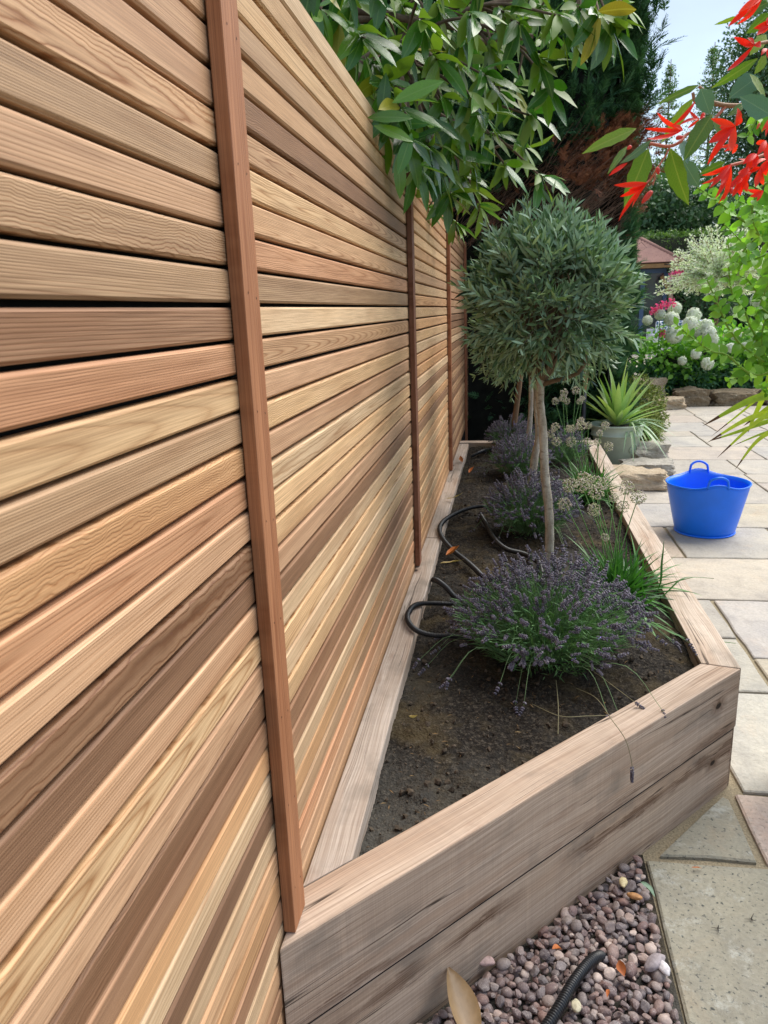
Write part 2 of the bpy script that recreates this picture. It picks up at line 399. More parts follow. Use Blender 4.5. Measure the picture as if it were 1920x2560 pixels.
# ------------------------------------------------------------------ raised bed
def sleeper_poly(name, poly, z0, z1, mat, parent, bev=.004, bow=0):
    """poly given from the start of the long outer side; local x runs along it"""
    P = np.array(poly, float); o = P[0]; d = unit(P[1]-P[0]); nrm = np.array([-d[1], d[0]])
    L = [( (p-o)@d, (p-o)@nrm ) for p in P]
    n = len(L); v = [(a, b, 0) for a, b in L]+[(a, b, z1-z0) for a, b in L]
    f = [tuple(range(n))[::-1], tuple(range(n, 2*n))]+[(i, (i+1) % n, n+(i+1) % n, n+i) for i in range(n)]
    mb = MB(); mb.add(v, f); me = mb.mesh(name, mat, False); bevel(me, bev, 2)
    ob = bpy.data.objects.new(name, me); COL.objects.link(ob); ob.location = (o[0], o[1], z0)
    ob.rotation_euler = (0, 0, math.atan2(d[1], d[0])); ob.parent = parent
    return ob
bed = empty('raised_bed', (0, 0, 0), 'long oak sleeper raised bed filled with soil beside the slatted fence', 'raised bed')
LF = math.hypot(1.07, 1.145)
oakF = oak_mat('oak_front_upper', knots=[(LF-.115, .115, .020)], stains=[(.012, .02, .7)], tone=(.49, .38, .295), seed=1.0)
oakF2 = oak_mat('oak_front_lower', knots=[(LF-.12, .14, .018), (.21, .05, .018)], stains=[(.16, .035, .9), (.03, .02, .4)], tone=(.48, .37, .28), seed=5.0)
oakR = oak_mat('oak_side', tone=(.53, .44, .36), seed=9.0)
oakL = oak_mat('oak_fence_side', knots=[(1.72, .26, .02)], tone=(.44, .375, .32), seed=13.0)
mid = .195
front = [(0.004, .995), (1.07, 2.14), (.964, 2.166), (.004, 1.138)]
sleeper_poly('sleeper', front, mid, ZT, oakF, bed)
fr2 = [(0.006, 1.003), (1.064, 2.139), (.96, 2.17), (.006, 1.14)]
sleeper_poly('sleeper', fr2, -.02, mid-.004, oakF2, bed)
q = MB(); box(q, .012, LF-.008, .002, .05, mid-.0041, mid+.0002)  # dark strip standing in for the shadow in the seam between courses
jo = q.obj('seam_shade_strip', simple('seam_shade_dark', (.012, .009, .007), .95), bed, False, loc=(.004, .995, 0)); jo.rotation_euler = (0, 0, math.atan2(1.145, 1.066))
right = [(1.074, 2.146), (1.088, 4.2), (1.086, 4.2+.0), (.975, 4.2), (.966, 2.172)]
right = [(1.074, 2.146), (1.086, 4.35), (.982, 4.35), (.967, 2.172)]
sleeper_poly('sleeper', right, mid, ZT-.001, oakR, bed)
sleeper_poly('sleeper', [(1.072, 2.15), (1.085, 4.35), (.982, 4.35), (.967, 2.18)], -.02, mid-.004, oakF2, bed)
sleeper_poly('sleeper', [(1.087, 4.354), (1.108, 6.13), (1.004, 6.13), (.983, 4.354)], mid, ZT-.003, oakR, bed)
sleeper_poly('sleeper', [(1.086, 4.354), (1.107, 6.13), (1.004, 6.13), (.983, 4.354)], -.02, mid-.004, oakF2, bed)
sleeper_poly('sleeper', [(.084, 1.232), (.076, 3.42), (.003, 3.42), (.003, 1.146)], mid, ZT-.004, oakL, bed)
sleeper_poly('sleeper', [(.076, 3.424), (.080, 6.02), (.003, 6.02), (.003, 3.424)], mid, ZT-.003, oakL, bed)
sleeper_poly('sleeper', [(.003, 6.03), (1.0, 6.03), (1.0, 6.13), (.003, 6.13)], mid, ZT+.004, oakR, bed)

# ------------------------------------------------------------------ fence
fence = empty('slatted_fence', (0, 0, 0), 'tall fence of horizontal cedar slats with upright battens along the left', 'fence')
P_ = .05
ztop = lambda i: ZT+(32.35-i)*P_
pal = dict(y=rgb(220, 184, 140), c=rgb(226, 196, 158), t=rgb(202, 162, 124), p=rgb(202, 162, 128), b=rgb(148, 110, 82), r=rgb(198, 148, 112),
           g=rgb(178, 146, 114), k=rgb(124, 90, 68), o=rgb(210, 164, 118), v=rgb(158, 120, 92))
figs = {'1': 0.0, '2': .35, '3': .75, '4': 1.0}
A = 't1 p1 r1 t2 p1 p2 t3 g1 p1 g3 g1 v1 r1 y2 g1 o4 r1 p1 b4 k1 p1 y2 p1 b3 v1 o1 c2 k1 c1 t2 o1 v1 c2 t1 b2 t1 p1 g2 t1 t1'.split()
Bn = 'c1 y4 y1 g1 t1 b4 t2 y2 t1 r2 g1 c2 t1 p2 y3 p1 c2 y1 y3 p1 b1 c2 y2 c1 y2 b1 v1 c1 o2 g1 r1 p1 t1'.split()
Cn = 'o1 o2 o1 o1 y2 y1 o1 y2 t1 y2 o2 y1 o2 y1 c1 o1 o3 c2 b1 c2 o1 b1 y2 o1 y1 o1 o2 y1 o1 y1 o2 o1 t1'.split()
Dn = 'v1 t1 b1 t2 v1 g1 t1 b2 t1 r1 t1 p1 v1 b1 t1 c1 b1 t1 g1 b2 t1 v1 t1 b1 t1 t2 b1 t1 v1 t1 b1 t1 b1'.split()
def slat_mesh(L, h, nm):
    mb = MB(); d = .0035
    prof = [(-.018, -h/2), (-d, -h/2), (0, -h/2+d), (0, h/2-d), (-d, h/2), (-.018, h/2)]
    ns = max(2, int(L/.5)); V = []
    for j in range(ns+1):
        for x, z in prof: V.append((x, j*L/ns, z))
    k = len(prof); F = []
    for j in range(ns):
        for i in range(k): F.append((j*k+i, j*k+(i+1) % k, (j+1)*k+(i+1) % k, (j+1)*k+i))
    F += [tuple(range(k))[::-1], tuple(ns*k+i for i in range(k))]
    mb.add(V, F); return mb.mesh(nm, CEDAR, False)
posts = [-.93, 1.033, 2.993, 4.948, 6.90]
panels = [(-2.4, -.905, A), (-.9, 1.062, A), (1.066, 3.022, Bn), (3.026, 4.978, Cn), (4.982, 6.93, Dn), (6.934, 8.6, Dn)]
for pi, (y0, y1, tab) in enumerate(panels):
    me = slat_mesh(y1-y0, .0438, 'slat')
    for i, code in enumerate(tab):
        zt = ztop(i)
        if zt-.05 < -.02: break
        o = bpy.data.objects.new('slat', me); COL.objects.link(o); o.parent = fence
        o.location = (random.uniform(-.0012, .0012), y0, zt-.0219+random.uniform(-.0008, .0008))
        o.rotation_euler = (0, random.uniform(-.012, .012), random.uniform(-.0004, .0004))
        c = (np.array(pal[code[0]][:3])*.88+np.array(rgb(204, 170, 130)[:3])*.12)*random.uniform(.85, 1.1)
        o.color = (*c, figs[code[1]])
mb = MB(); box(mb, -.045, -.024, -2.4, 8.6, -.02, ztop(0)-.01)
mb.obj('light_blocker', simple('light_blocker_black', (.006, .006, .006), .9), fence, False)  # added black panel, keeps light from coming through the slat gaps
for i, py in enumerate(posts):
    mb = MB(); z0 = ZT+.0015 if 0 < py < 6.2 else 0
    box(mb, 0.0015, .0225, py, py+.066, z0, ztop(0)+.002)
    me = mb.mesh('batten', CEDAR, False); bevel(me, .002, 2)
    # swap axes so the grain runs upright: build it lying along local y
    co = np.zeros(len(me.vertices)*3); me.vertices.foreach_get('co', co); co = co.reshape(-1, 3)
    lc = np.stack([co[:, 0], co[:, 2], -(co[:, 1]-py-.033)], 1); me.vertices.foreach_set('co', lc.ravel())
    o = bpy.data.objects.new('batten', me); COL.objects.link(o); o.parent = fence
    o.location = (0, py+.033, 0); o.rotation_euler = (math.pi/2, 0, 0)
    c = [rgb(176, 122, 86), rgb(174, 120, 84), rgb(140, 96, 74), rgb(172, 116, 84), rgb(160, 108, 80)][i]
    o.color = (*c[:3], .22)
    mb = MB(); k = 0                       # nail holes, two by two
    for z in np.arange(.47, 2.0, .167):
        for dy, dz in ((.016, .004), (.050, -.003)):
            a = np.linspace(0, 2*math.pi, 8, endpoint=False)
            v = [(.0229, py+dy+.0012*math.cos(q), z+dz+.0019*math.sin(q)) for q in a]+[(.0229, py+dy, z+dz)]
            mb.add(v, [(8, q, (q+1) % 8) for q in range(8)])
    if 0 < py < 6: mb.obj('nail_holes', simple('nail_hole', (.012, .008, .006), .8), fence, False)

# ------------------------------------------------------------------ paving
def paving():
    t = NT('mortar'); tc = t.n('TexCoord').outputs['Object']; f = t.noise(tc, 160, 4, .7); g = t.noise(tc, 3, 3)
    c = t.mix(t.math('MULTIPLY', g, .5), t.ramp(f, (.3, rgb(112, 102, 84)), (.7, rgb(180, 166, 138))), rgb(120, 110, 90))
    mm = t.done(t.pbr(c, .95, t.bump(f, .8, .004), .2))
    mb = MB()
    nx = 8
    mb.add([(-.1, .2, -.012), (6.5, .2, -.012), (6.5, 11.2, -.012), (-.1, 11.2, -.012)], [(0, 1, 2, 3)])
    pv = mb.obj('paving', mm, kind='structure')
    t = NT('sandstone'); tc = t.n('TexCoord').outputs['Object']; oi = t.n('ObjectInfo'); r = oi.outputs['Random']
    v = t.n('VectorMath', {0: tc, 1: t.comb(t.math('MULTIPLY', r, 40), t.math('MULTIPLY', r, 71), 0)}, operation='ADD').outputs[0]
    a = t.noise(v, 2.2, 5, .6, .6); b = t.noise(v, 9, 6, .65, .3); d = t.noise(v, 70, 4, .7); e = t.noise(v, 4, 6, .7, 1.2)
    c = oi.outputs['Color']
    c = t.mix(1, c, t.ramp(a, (.3, (.8, .8, .82)), (.7, (1.12, 1.09, 1.02))), 'MULTIPLY')
    c = t.mix(t.val(b, 0, .55, .5, .68), c, t.mix(1, c, (.72, .72, .74, 1), 'MULTIPLY'))
    c = t.mix(t.val(e, 0, .5, .56, .72), c, t.mix(1, c, (1.12, .96, .84, 1), 'MULTIPLY'))
    c = t.mix(1, c, t.ramp(d, (.3, (.84,)*3), (.7, (1.1,)*3)), 'MULTIPLY')
    sp = t.noise(v, 85, 3, .6); c = t.mix(t.math('MULTIPLY', t.val(sp, 1, 0, .32, .42), oi.outputs['Alpha']), c, rgb(70, 72, 68))
    wsp = t.noise(v, 9, 7, .8); c = t.mix(t.math('MULTIPLY', t.val(wsp, 0, .45, .54, .66), oi.outputs['Alpha']), c, rgb(196, 198, 190))
    lay = t.noise(v, 3.2, 4, .5, .8); steps = t.math('FRACT', t.math('MULTIPLY', lay, 7))
    h = t.math('ADD', t.math('MULTIPLY', steps, .4), t.math('ADD', t.math('MULTIPLY', b, 1.0), t.math('MULTIPLY', d, .35)))
    sm = t.done(t.pbr(c, t.val(b, .62, .8), t.bump(h, .8, .009), .35))
    pc = [rgb(186, 180, 172), rgb(192, 184, 172), rgb(180, 178, 174), rgb(190, 178, 168), rgb(184, 180, 172), rgb(194, 188, 178), rgb(178, 176, 174)]
    def slab(x0, x1, y0, y1, col=None, mark=0.0, poly=None, z=.0):
        g = .006
        if poly is None: poly = [(x0+g, y0+g), (x1-g, y0+g), (x1-g, y1-g), (x0+g, y1-g)]
        P = []
        for i in range(len(poly)):
            a_, b_ = np.array(poly[i]), np.array(poly[(i+1) % len(poly)]); L = np.linalg.norm(b_-a_); k = max(1, int(L/.12))
            for j in range(k): P.append(a_+(b_-a_)*j/k+rng.normal(0, .0022, 2)*(1 if j else .6))
        P = np.array(P); n = len(P); cen = P.mean(0); ins = cen+(P-cen)*(1-.006/np.linalg.norm(P-cen, axis=1, keepdims=True))
        V = np.vstack([np.c_[P-cen, np.full(n, -.02)], np.c_[P-cen, np.full(n, z-.004)], np.c_[ins-cen, z+rng.normal(0, .0006, n)], [[0, 0, z]]])
        F = [(i, (i+1) % n, n+(i+1) % n, n+i) for i in range(n)]+[(n+i, n+(i+1) % n, 2*n+(i+1) % n, 2*n+i) for i in range(n)]+[(2*n+i, 2*n+(i+1) % n, 3*n) for i in range(n)]
        m = MB(); m.add(V, F); o = m.obj('paving_slab', sm, pv, False, loc=(cen[0], cen[1], 0))
        c_ = np.array((col or pc[int(rng.integers(len(pc)))])[:3])*.65+np.array(rgb(192, 182, 166)[:3])*.35*(1 if mark < .8 else .6); c_ = c_*rng.uniform(.94, 1.05)*(.86 if y0 > 2.0 else .92)
        o.color = (*c_, mark)
    buff, grey, pink, grn = rgb(198, 188, 166), rgb(184, 182, 178), rgb(200, 178, 166), rgb(158, 156, 138)
    slab(.757, 1.66, .9, 1.782, grn, 1.0)
    slab(1.67, 2.3, .9, 1.782, grey, .4)
    slab(0, 0, 0, 0, grn, .9, poly=[(.80, 1.797), (1.046, 1.797), (1.046, 2.065), (1.035, 2.075)])
    slab(1.066, 1.7, 1.79, 2.096, pink, .5)
    slab(1.71, 2.3, 1.79, 2.74, buff)
    slab(1.094, 1.70, 2.104, 2.738, rgb(186, 186, 178), .2)
    slab(1.094, 1.394, 2.744, 3.228, rgb(182, 180, 168))
    slab(1.402, 2.3, 2.744, 3.036, buff)
    slab(1.402, 2.1, 3.042, 3.69, rgb(184, 180, 178))
    slab(1.094, 1.398, 3.234, 3.69, rgb(178, 174, 166))
    slab(1.094, 2.0, 3.698, 4.345, rgb(200, 190, 174))
    slab(1.10, 1.418, 4.352, 4.988, rgb(196, 176, 154))
    slab(1.424, 2.05, 4.352, 4.988, rgb(180, 176, 166))
    slab(1.11, 1.75, 4.996, 5.615, rgb(190, 188, 186)); slab(1.756, 2.4, 4.996, 5.615, buff)
    slab(2.11, 2.75, 3.042, 4.0); slab(2.06, 2.9, 4.006, 4.988)
    rows = [(5.62, 6.295, [1.12, 1.72, 2.38, 3.1]), (6.30, 6.63, [1.12, 2.10, 2.385, 3.3]), (6.635, 7.265, [1.13, 1.78, 2.41, 3.1]), (7.27, 7.945, [1.14, 1.9, 2.77, 3.4]),
            (7.95, 8.60, [1.6, 2.45, 3.1, 3.7]), (8.605, 8.94, [1.7, 2.46, 3.35, 3.9]), (8.945, 9.61, [1.9, 2.75, 3.3, 4.0]), (9.615, 10.25, [2.0, 2.8, 3.4, 4.2]), (10.255, 11.1, [1.9, 2.82, 3.5, 4.4])]
    for y0, y1, xs in rows:
        xs = xs+[xs[-1]+.62, xs[-1]+1.4, xs[-1]+2.1]
        for a_, b_ in zip(xs[:-1], xs[1:]): slab(a_, b_, y0, y1)
    for y0, y1 in ((.3, .9), (.9, 1.78), (1.79, 2.74), (2.744, 3.69), (3.69, 4.99), (4.99, 5.62)):
        for x0 in (2.32, 2.92, 3.52): slab(x0+(.6 if y0 > 3.6 else 0), x0+.59+(.6 if y0 > 3.6 else 0), y0, y1)
    for x0 in (.757, 1.36, 1.96): slab(x0, x0+.595, .3, .892)
paving()

# ------------------------------------------------------------------ gravel
def gravel():
    stops = [rgb(122, 104, 102), rgb(104, 98, 100), rgb(144, 122, 114), rgb(110, 90, 90), rgb(150, 138, 132), rgb(96, 88, 90), rgb(136, 108, 100), rgb(120, 114, 116), rgb(170, 150, 140), rgb(112, 106, 106), rgb(128, 106, 100), rgb(192, 176, 166)]
    t = NT('pebble'); g = t.n('NewGeometry').outputs['Random Per Island']; tc = t.n('TexCoord').outputs['Object']
    c = t.ramp(g, *[(i/(len(stops)-1), s_) for i, s_ in enumerate(stops)])
    f = t.noise(tc, 110, 5, .65); f2 = t.noise(tc, 320, 3)
    c = t.mix(1, c, t.ramp(f, (.3, (.74, .72, .74)), (.7, (1.22, 1.2, 1.17))), 'MULTIPLY')
    c = t.mix(t.val(f2, 0, .35, .6, .72), c, rgb(196, 184, 176))
    vn = t.noise(tc, 45, 2, .5, 1.5); c = t.mix(t.math('MULTIPLY', t.val(t.math('ABSOLUTE', t.math('SUBTRACT', vn, .5)), 1, 0, 0, .01), .5), c, rgb(206, 196, 188))
    m = t.done(t.pbr(c, .62, t.bump(f, .4, .002), .35))
    def inside(x, y, mg=0.0): return (x > .008) and (x < .747-mg) and (y < .995+x*1.0741-.012-mg) and y < 1.775-mg and y > .3
    pts = []
    for layer, dens in ((0, 6500), (1, 9000), (2, 6500)):
        n = int(dens*1.1); X = rng.uniform(0, .75, n); Y = rng.uniform(.3, 1.78, n)
        grid = {}
        for x, y in zip(X, Y):
            if not inside(x, y, .008): continue
            s = float(np.clip(rng.normal(.0108, .0032), .005, .020)); 
            key = (int(x/.02), int(y/.02)); bad = False
            for i in (-1, 0, 1):
                for j in (-1, 0, 1):
                    for q in grid.get((key[0]+i, key[1]+j), ()):
                        if (q[0]-x)**2+(q[1]-y)**2 < ((q[2]+s)*.72)**2: bad = True
            if bad: continue
            grid.setdefault(key, []).append((x, y, s)); pts.append((x, y, -.012+layer*.012+rng.normal(0, .003), s))
    pts = np.array(pts); n = len(pts); mb = MB(); nv_ = 14; flags = []
    kinds = rng.integers(0, nv_, n)
    for k in range(nv_):
        tv, tf = ICO2 if k % 2 == 0 else ICO2
        v = tv.copy(); sc = np.array([rng.uniform(1.05, 1.5), rng.uniform(.85, 1.1), rng.uniform(.55, .8)])
        if k % 3:   # broken, angular stones
            for _ in range(9):
                d = unit(rng.standard_normal(3)); h = rng.uniform(.55, .82); pr = v@d; over = np.maximum(pr-h, 0); v = v-over[:, None]*d
        else:
            v = v*(1+.13*np.array([nv((p[0]*1.4+k*7, p[1]*1.4, p[2]*1.4)) for p in v]))[:, None]
        v = v*sc; q = pts[kinds == k]; nn_ = len(q); a = rng.uniform(0, 6.28, nn_)
        D = np.stack([np.cos(a), np.sin(a), rng.normal(0, .28, nn_)], 1); N = np.stack([rng.normal(0, .35, nn_), rng.normal(0, .35, nn_), np.ones(nn_)], 1)
        sub = MB(); scatter(sub, (v, tf), q[:, :3], D, N, q[:, 3])
        mb.v += sub.v; mb.f += [f_+mb.n for f_ in sub.f]; mb.n += sub.n; flags += [k % 3 == 0]*(len(tf)*nn_)
    o = mb.obj('gravel', m, kind='stuff', label='plum and grey pebbles filling the corner between sleeper wall and paving', cat='gravel')
    o.data.polygons.foreach_set('use_smooth', np.array(flags, bool))
    mb = MB(); mb.add([(.0, .2, -.008), (.757, .2, -.008), (.757, 1.80, -.008), (.0, 1.80, -.008)], [(0, 1, 2, 3)])
    mb.obj('gravel_bed', SOILM, kind='structure')
    def stone(x, y, s, col, label, z=.028, sc=(1.5, .85, .6), seed=1):
        tv, tf = ICO3; v = tv*(1+.2*np.array([nv((p[0]*1.3+seed*5, p[1]*1.3, p[2]*1.3)) for p in tv]))[:, None]*np.array(sc)*s
        mm_ = simple('stone_%d' % seed, col, .6, 130, .25, .002); q = MB(); q.add(v, tf)
        a = q.obj('pebble', mm_, loc=(x, y, z), label=label, cat='pebble'); a.rotation_euler = (.2, .15, seed*1.3)
    from math import floor
    def gp(px, py):     # point on the gravel surface
        d = Fv+Rv*(px-960)/FPX-Uv*(py-1280)/FPX; k = (.03-CAM[2])/d[2]; return CAM+d*k
    for px, py, s, col, lab, sd in [(1558, 2205, .0125, rgb(206, 190, 146)[:3], 'pale yellow pebble near the top of the gravel beside the sleepers', 1), (1586, 2240, .012, rgb(176, 130, 84)[:3], 'small orange brown pebble near the green leaf in the gravel', 2),
                                (1637, 2405, .019, rgb(150, 140, 142)[:3], 'large grey pebble with pale patch against the slab edge', 3), (1658, 2418, .013, rgb(206, 200, 200)[:3], 'whitish round pebble against the slab edge', 4),
                                (1212, 2402, .0145, rgb(178, 150, 142)[:3], 'round pink pebble close to the sleeper wall', 5), (1440, 2515, .012, rgb(180, 172, 146)[:3], 'long cream pebble beside the black corrugated pipe', 6)]:
        p = gp(px, py); stone(p[0], p[1], s, col, lab, .030, seed=sd)
    return gp
GP = gravel()

# ------------------------------------------------------------------ corrugated pipes
PIPE = simple('black_pipe', (.012, .013, .015), .42, 40, .3, .0004, .5)
def pipe(name, pts, r, label, parent=None, pitch=.0052, closed_end=True, group=None):
    P = spline(pts, 24); d = np.r_[0, np.cumsum(np.linalg.norm(np.diff(P, axis=0), axis=1))]; n = int(d[-1]/(pitch/4))
    s = np.linspace(0, d[-1], n); Q = np.stack([np.interp(s, d, P[:, k]) for k in range(3)], 1)
    rad = r*(1+.15*np.clip(np.sin(s/pitch*2*math.pi)*1.6, -1, 1))
    for k in range(3): Q[:, k] = np.convolve(np.pad(Q[:, k], 8, mode='edge'), np.ones(17)/17, 'valid')
    mb = MB(); tube(mb, Q, rad, 12)
    return mb.obj(name, PIPE, parent, label=label, cat='pipe', group=group)
def sp(px, py, z=-.008):     # point at sleeper-top height + z
    d = Fv+Rv*(px-960)/FPX-Uv*(py-1280)/FPX; k = (ZT+z-CAM[2])/d[2]; return CAM+d*k
pipe('corrugated_pipe', [sp(1200, 1513), sp(1130, 1510, .002), sp(1075, 1508, .006), sp(1040, 1512, .010), sp(1022, 1530, .012), sp(1020, 1552, .012), sp(1040, 1575, .010), sp(1080, 1588, .002), sp(1130, 1590, -.002), sp(1220, 1600, -.01)], .0085,
     'ribbed black pipe curling onto the fence side sleeper by the front lavender')
pipe('corrugated_pipe', [sp(1083, 1450, -.03), sp(1086, 1449, .0), sp(1098, 1455, .01), sp(1115, 1468, .004), sp(1130, 1485, -.01), sp(1150, 1505, -.03)], .0095,
     'short grey black pipe end poking out of soil behind the front lavender')
pipe('corrugated_pipe', [sp(1240, 1268), sp(1195, 1266, 0), sp(1150, 1278, .006), sp(1112, 1300, .012), sp(1099, 1322, .012), sp(1108, 1348, .008), sp(1135, 1378), sp(1160, 1398), sp(1183, 1418), sp(1205, 1440)], .010,
     'black pipe looping from the second lavender to the fence side sleeper', pitch=.006)
pipe('corrugated_pipe', [sp(1200, 1285), sp(1215, 1310), sp(1235, 1345), sp(1265, 1372, -.012), sp(1310, 1385, -.01), sp(1345, 1405, -.002), sp(1355, 1435), sp(1350, 1465), sp(1330, 1500, -.02)], .010,
     'black pipe passing under the second lavender towards the front olive trunk', pitch=.006)
pipe('corrugated_pipe', [sp(1176, 1142, -.03), sp(1195, 1132, -.005), sp(1215, 1125), sp(1240, 1122, -.01), sp(1290, 1120, -.03)], .012,
     'far black pipe end in the soil near the back of the bed', pitch=.007)
pipe('corrugated_pipe', [GP(1330, 2620), GP(1395, 2530)+[0, 0, .008], GP(1430, 2470)+[0, 0, .010], GP(1465, 2420)+[0, 0, .006], GP(1492, 2388)+[0, 0, -.004], GP(1510, 2365)-[0, 0, .03]], .0108,
     'thick ribbed black pipe rising out of the gravel by the sleeper wall', pitch=.0062)

# ------------------------------------------------------------------ fallen leaves
DRY = leafmat('dry_leaf', [rgb(196, 112, 48), rgb(170, 92, 40), rgb(204, 128, 62)], rough=.6, trans=.15)
TANL = leafmat('tan_leaf', [rgb(150, 122, 84), rgb(136, 110, 76), rgb(158, 130, 92)], rough=.45, trans=.1, veins=True, tcol=rgb(110, 84, 54))
PALEL = leafmat('pale_leaf', [rgb(200, 180, 128), rgb(186, 164, 112), rgb(208, 190, 144)], rough=.7, trans=.1)
GRL = leafmat('green_fallen_leaf', [rgb(110, 138, 112), rgb(98, 128, 100), rgb(120, 146, 122)], rough=.5, trans=.1)
def dleaf(mat, L, W, p, ang, label, fold=.5, curl=.3, tilt=0, name='fallen_leaf', wave=.02, twist=.5):
    me_v, me_q = leafT(1, W/L, 8, fold, curl, .45, 0, wave, twist); mb = MB(); mb.add(me_v*L, me_q)
    me = mb.mesh(name, mat)
    return inst(name, me, p, D=(math.cos(ang), math.sin(ang), tilt), N=(0, 0, 1.), s=1.0, label=label, cat='leaf')
dleaf(DRY, .075, .042, sp(1115, 1388, .0), .5, 'curled orange dead leaf on the soil inside the pipe loop', .9, -.5)
dleaf(PALEL, .11, .02, sp(1100, 1408, .0), .1, 'long narrow straw coloured dead leaf below the curled orange one', .5, -.15)
dleaf(DRY, .06, .034, sp(1172, 1182, .002), .9, 'small orange dead leaf on soil far up the bed', .9, -.6)
dleaf(DRY, .05, .03, sp(1156, 1156, .006), 2.0, 'smallest orange dead leaf, on the soil beside the far end of the fence side sleeper', 1.0, -.8)
dleaf(PALEL, .12, .018, sp(1115, 1246, .012), -.4, 'pale narrow curled leaf on the fence side sleeper beyond the second batten', .5, -.4)
dleaf(PALEL, .05, .014, sp(1022, 1790, .004), -.9, 'small cream curled leaf on bare soil in front of the front lavender', 1.0, -.5)
dleaf(TANL, .17, .062, GP(1192, 2640)+[0, 0, .012], math.atan2(*(GP(1118, 2462)-GP(1192, 2640))[1::-1]), 'big tan leathery dead leaf standing in the gravel at the sleeper wall', .6, -.05, .22, wave=.0, twist=-.3)
dleaf(GRL, .05, .018, GP(1600, 2215)+[0, 0, .012], -.9, 'grey green fallen leaf on the gravel by the slab corner', .8, .2)
dleaf(DRY, .03, .02, GP(1560, 2452)+[0, 0, .012], 1.9, 'orange leaf scrap among the pebbles right of the pipe', .9, -.6)
dleaf(DRY, .034, .008, GP(1517, 2505)+[0, 0, .012], 1.3, 'narrow rust coloured leaf sliver among the pebbles', .9, .3)
dleaf(DRY, .025, .016, GP(1380, 2382)+[0, 0, .010], .3, 'tiny orange leaf scrap among the pebbles near the pipe end', .9, .2)
dleaf(DRY, .03, .006, GP(1730, 2153)-[0, 0, .02], .15, 'rusty leaf sliver lying in the open joint between slabs', .6, .1)
def twigbit(px, py, label):
    p = GP(px, py)-np.array([0, 0, .026]); mb = MB()
    for _ in range(4):
        a = rng.uniform(0, 6.28); d = np.array([math.cos(a), math.sin(a), .1]); tube(mb, [p, p+d*.006, p+d*rng.uniform(.008, .02)+[0, 0, .001]], [.0012, .001, .0004], 4)
    mb.obj('twig_bit', simple('twig_dark', (.03, .022, .018), .8), label=label, cat='twig')
twigbit(1880, 2275, 'dark forked twig bit on the big near slab')
twigbit(1797, 2298, 'small dark crumb on the big near slab, left of the forked twig')

# ------------------------------------------------------------------ olive standards
BARK = None
def bark_mat(name, a, b, scale=30, spots=True):
    t = NT(name); tc = t.n('TexCoord').outputs['Object']
    f = t.noise(t.scl(tc, 1, 1, .25), scale, 5, .6); g = t.noise(tc, scale*4, 4, .7); k = t.noise(t.scl(tc, 1, 1, 2.2), scale*.9, 3)
    c = t.mix(t.val(f, 0, 1, .35, .65), a, b)
    c = t.mix(1, c, t.ramp(g, (.3, (.8,)*3), (.7, (1.15,)*3)), 'MULTIPLY')
    if spots: c = t.mix(t.val(k, 0, .5, .58, .68), c, rgb(96, 78, 62))
    return t.done(t.pbr(c, .85, t.bump(t.math('ADD', f, g), .6, .002), .2))
OBARK = bark_mat('olive_bark', rgb(150, 136, 118), rgb(198, 190, 174), 40)
OTWIG = simple('olive_twig', rgb(120, 116, 96), .8)
OLEAF = leafmat('olive_leaf', [rgb(60, 90, 66), rgb(104, 136, 92), rgb(50, 78, 64), rgb(138, 166, 114), rgb(72, 104, 78), rgb(172, 196, 144)], back=rgb(142, 168, 138), rough=.42, trans=.12, spec=.5)
olT = [leafT(1, .18, 4, .22, c_, .45) for c_ in (.05, .18, -.06, .3)]
def olive_crown(C, R, seed, ntw=900, name_parts=True, parent=None, single=0, sc=1.0, cut=None):
    g = np.random.default_rng(seed)
    d = unit(g.standard_normal((ntw, 3))); d[:, 2] = np.where(d[:, 2] < -.75, -d[:, 2]*.6, d[:, 2]); d = unit(d)
    lump = 1+.06*np.array([nv((p[0]*2.2+seed, p[1]*2.2, p[2]*2.2)) for p in d])*2
    rad = g.uniform(.55, .88, ntw)*lump
    base = C+d*R*rad[:, None]
    up = np.clip(d[:, 2], -.2, 1)[:, None]
    D = unit(d*np.array([1, 1, .8])+np.array([0, 0, 1.])*(.55+.8*up)+g.normal(0, .28, (ntw, 3)))
    low = d[:, 2] < -.25
    D[low] = unit(d[low]*.9+np.array([0, 0, -.25])+g.normal(0, .35, (low.sum(), 3)))
    Lt = g.uniform(.07, .13, ntw)*(1+.45*(g.random(ntw) < .22))
    tw = MB(); leaves = []
    for i in range(ntw):
        bend = g.normal(0, .12, 3); P = [base[i]+D[i]*Lt[i]*t+bend*Lt[i]*t*t for t in (0, .35, .7, 1)]
        if i % 2 == 0 or name_parts: tube(tw, P, [.0016, .0013, .001, .0006], 3, False)
        ax = unit(np.cross(D[i], g.standard_normal(3))); ax2 = np.cross(D[i], ax)
        for j in range(7):
            t = .08+.9*j/6; p = base[i]+D[i]*Lt[i]*t+bend*Lt[i]*t*t
            a, sg = (ax, 1) if j % 2 else (ax2, 1)
            for q in (-1, 1):
                op = .75-.35*t
                ld = unit(D[i]*(1-op*.55)+a*q*op+g.normal(0, .14, 3)); leaves.append((p, ld, unit(np.cross(ld, a)+D[i]*.6+g.normal(0, .2, 3)), g.uniform(.044, .068)*(1-.3*(t > .9))))
        leaves.append((P[-1], D[i], unit(g.standard_normal(3)), .026))
    Pp = np.array([l[0] for l in leaves]); Dd = np.array([l[1] for l in leaves]); Nn = np.array([l[2] for l in leaves]); ss = np.array([l[3] for l in leaves])
    return tw, Pp, Dd, Nn, ss*sc
